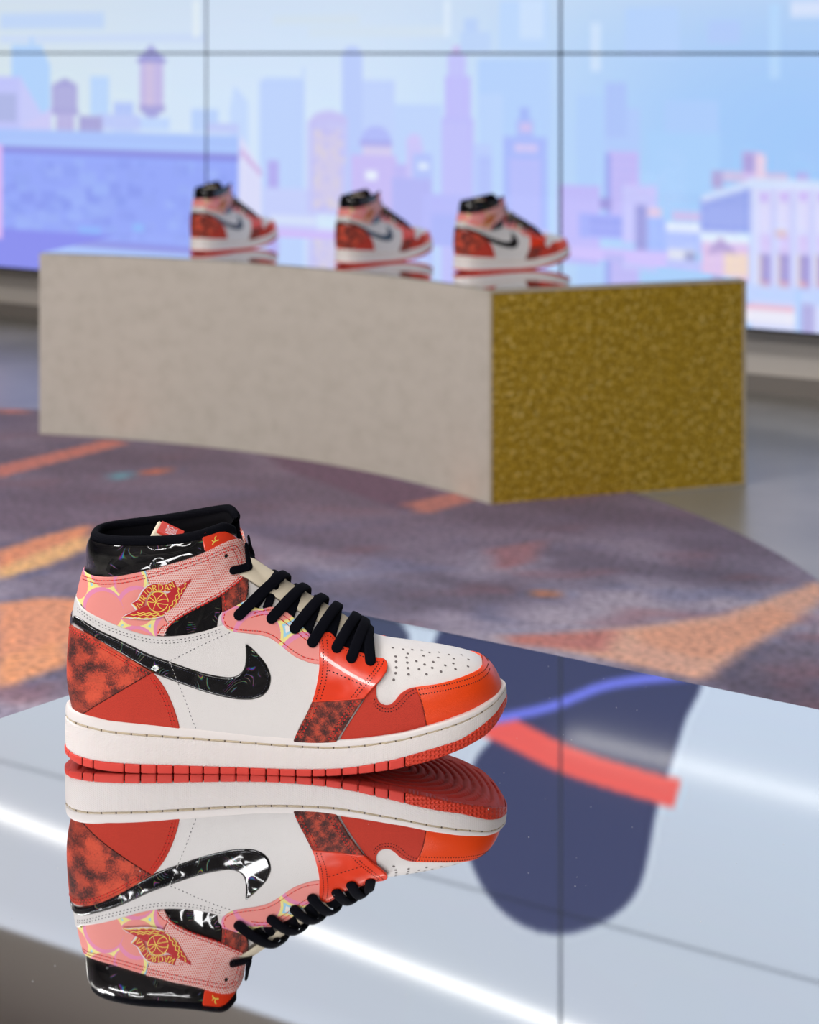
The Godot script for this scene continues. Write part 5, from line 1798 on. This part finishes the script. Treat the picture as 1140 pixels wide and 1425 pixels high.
	for q in [["A", [Vector3(50.2,103.4,0)], 52], ["I", [Vector3(51.9,106.1,0)], 50], ["R", [Vector3(53.3,108.4,0)], 50], ["J", [Vector3(55.2,111.3,0)], 44], ["O", [Vector3(57.4,113.7,0)], 34], ["R", [Vector3(60.8,115.1,0)], 8], ["D", [Vector3(64.8,115.4,0)], 0], ["A", [Vector3(68.8,115.5,0)], 10], ["N", [Vector3(72.3,116.8,0)], 26]]:
		print_letter(yel, q[0], q[1][0], 4.0 if q[2] < 40 else 3.8, q[2], L + 0.14)
	print_letter(red, "TM", [Vector3(78.6,119.5,0)][0], 1.4, 24, L, "Droid Sans")
	var e := part_mesh(join_prints(red), "wing_emblem", M.logo_red, shoe)
	part_mesh(join_prints(yel), "emblem_lettering", M.logo_yellow, e)
	part_mesh(join_prints(wht), "emblem_ground", M.logo_white, e)

func make_tongue():
	# a padded strip: under the laces it follows the instep, above them it leans back into the collar
	var spine := curve_through([Vector3(0.205, 0.080, 0), Vector3(0.190, 0.0915, 0), Vector3(0.170, 0.1035, 0), Vector3(0.150, 0.1155, 0), Vector3(0.135, 0.1255, 0), Vector3(0.124, 0.132, 0), Vector3(0.106, 0.1355, 0), Vector3(0.086, 0.143, 0), Vector3(0.068, 0.151, 0), Vector3(0.0605, 0.1548, 0)], 6)
	var g := []
	var n := spine.size()
	for i in n:
		var f := i / float(n - 1)
		var t: Vector3 = (spine[mini(i + 1, n - 1)] - spine[maxi(i - 1, 0)]).normalized()
		var up := Vector3(t.y, -t.x, 0)
		var w := lerpf(0.015, 0.021, f)
		var th := 0.0022 if i > 0 and i < n - 1 else 0.0005
		var row := PackedVector3Array()
		for j in 24:
			var a := TAU * j / 24.0
			var z := signf(cos(a)) * pow(absf(cos(a)), 0.6) * w
			var drop := 0.0065 * (z / w) * (z / w) * (1.0 - 0.7 * smoothstep(0.5, 0.9, f))
			row.append(spine[i] + up * (signf(sin(a)) * pow(absf(sin(a)), 0.6) * th - drop + 0.0012) + Vector3(0, 0, z + bend(spine[i].x)))
		g.append(row)
	var tongue := part_mesh(grid_mesh(g, false, true), "tongue", M.cream, shoe)
	# woven tag near its top
	var p: Vector3 = spine[n - 8]
	var t2: Vector3 = (spine[n - 3] - spine[n - 12]).normalized()
	var up2 := Vector3(t2.y, -t2.x, 0)
	var b := Basis(Vector3(0, 0, 1), t2, Vector3(0, 0, 1).cross(t2))
	if b.z.dot(up2) < 0: b = Basis(Vector3(0, 0, -1), t2, Vector3(0, 0, -1).cross(t2))
	var st := st_new()
	bx(st, p + up2 * 0.0028, Vector3(0.030, 0.017, 0.0016), b)
	var tg := part(st, "tongue_tag", M.tag_red, tongue)
	tg.set_meta("label", "red woven tag with white lettering")
	var arr := letter_arrays("NIKE", "Droid Sans")
	var v: PackedVector3Array = arr[Mesh.ARRAY_VERTEX]
	var lo := Vector3(1e9, 1e9, 1e9)
	var hi := -lo
	for q in v:
		lo = lo.min(q)
		hi = hi.max(q)
	var st2 := st_new()
	var am := ArrayMesh.new()
	am.add_surface_from_arrays(Mesh.PRIMITIVE_TRIANGLES, arr)
	var k := 0.0075 / (hi.y - lo.y)
	var c := (lo + hi) / 2
	st2.append_from(am, 0, Transform3D(b.scaled_local(Vector3(k, k, k * 0.3)), p + up2 * 0.0037 - b * (c * k)))
	part(st2, "tag_lettering", M.logo_white, tg)

func ease_ends(t: float) -> float:
	return lerpf(t, t * t * (3 - 2 * t), 0.8)

func lace_over(eye: Vector3, ridge: Vector3, low: float, high: float, far := 1.0):
	var a := uv_at(Vector2(eye.x, eye.y))
	var r := uv_at(Vector2(ridge.x, ridge.y))
	# the ridge point is drafted on the lace itself: carry on to the middle
	var path := []
	var nor := []
	var r_u := a.x + (r.x - a.x) * (a.y / maxf(a.y - r.y, 0.02)) if a.y - r.y > 0.05 else r.x
	r_u = clampf(r_u, a.x - 0.07, a.x + 0.03)
	var m := 60
	for i in m + 1:
		var t := ease_ends(i / float(m))
		var v := lerpf(a.y, -a.y * far, t)
		var u := a.x + (r_u - a.x) * (1.0 - absf(v) / a.y) if v > 0 else r_u + (r_u - a.x) * 0.6 * absf(v) / a.y
		var nn := normal_at(u, v)
		var lift := low + (high - low) * pow(sin(PI * t), 0.6)
		path.append(last_at(u, v) + nn * lift / 1000.0)
		nor.append(nn)
	part_mesh(lace_mesh(path, nor, 0.0073, 0.0022), "lace", M.lace, shoe)

func make_laces():
	var eyes := [Vector3(115.3,93.5,0), Vector3(137.6,90.7,0), Vector3(153.6,83.5,0), Vector3(166.1,73.9,0), Vector3(182.6,69.8,0), Vector3(193.2,62.6,0), Vector3(207.6,60.2,0)]
	var tops := [Vector3(137.1,114.0,0), Vector3(151.5,105.3,0), Vector3(165.9,98.6,0), Vector3(176.2,90.4,0), Vector3(191.4,85.5,0), Vector3(199.3,81.6,0), Vector3(202.4,84.7,0)]
	for k in eyes.size():
		lace_over(eyes[k], tops[k], 3.0, 6.4 if k < 6 else 5.4)
	# the crossing runs that come out from under the eyestay
	for k in eyes.size() - 1:
		var a := uv_at(Vector2(eyes[k + 1].x, eyes[k + 1].y))
		var b := uv_at(Vector2(eyes[k].x, eyes[k].y))
		for sg in [1.0, -1.0]:
			var path := []
			var nor := []
			for i in 25:
				var t := i / 24.0
				var v: float = lerpf(a.y * 0.9, -b.y * 0.9, t) * sg
				var u := lerpf(a.x + 0.012, b.x - 0.02, t)
				var nn := normal_at(u, v)
				path.append(last_at(u, v) + nn * (0.3 + 3.0 * sin(PI * t) + (0.5 if sg > 0 else 0.0)) / 1000.0)
				nor.append(nn)
			part_mesh(lace_mesh(path, nor, 0.0058, 0.0018), "lace", M.lace, shoe)
	# the strap's lace: out of the strap, round the front edge, down to the first row
	var path := []
	var nor := []
	var lead := []
	for s in draft([Vector3(110.1,126.3,0), Vector3(114.5,126.7,0), Vector3(119.1,127.4,0), Vector3(123.2,128.1,0)], false, 0.7): lead.append(s[1])
	var back := lead.duplicate()
	back.reverse()
	for w in back: lead.append(Vector2(w.x, -w.y))
	for i in lead.size():
		var w: Vector2 = lead[i]
		var nn := normal_at(w.x, w.y)
		path.append(last_at(w.x, w.y) + nn * 0.0036)
		nor.append(nn)
	part_mesh(lace_mesh(path, nor, 0.0054, 0.0024), "lace", M.lace, shoe)
	for sg in [1.0, -1.0]:
		path = []
		nor = []
		for k in 41:
			var t := k / 40.0
			var w := Vector2(lerpf(0.84, 0.66, t), (0.05 + 0.05 * t * t) * sg)
			var nn := normal_at(w.x, w.y)
			path.append(last_at(w.x, w.y) + nn * 0.0048)
			nor.append(nn)
		part_mesh(lace_mesh(path, nor, 0.0045, 0.0018), "lace", M.lace, shoe)

func make_sneakers():
	M.thread_ink2 = sm(c8(104, 88, 70), 0.8)
	make_last()
	make_finder()
	make_sole_line()
	shoe = thing("sneaker", "large high-top sneaker in red, white and black on the near mirror plinth", "sneaker", HEEL)
	make_sole()
	make_upper()
	var group := "sneakers lined up on the curved bench"
	var spots := [
		["leftmost of the three small sneakers on the curved bench, turned furthest away", Vector3(-0.510, TOP, -4.94), 56.0],
		["middle one of the three small sneakers on the curved bench", Vector3(-0.158, TOP, -4.66), 48.0],
		["small sneaker on the curved bench nearest its gold glitter end", Vector3(0.100, TOP, -4.52), 32.0]]
	for s in spots:
		var c: Node3D = shoe.duplicate()
		c.name = numbered("sneaker")
		add_child(c)
		c.position = s[1]
		c.rotation.y = deg_to_rad(s[2])
		c.set_meta("label", s[0])
		c.set_meta("group", group)
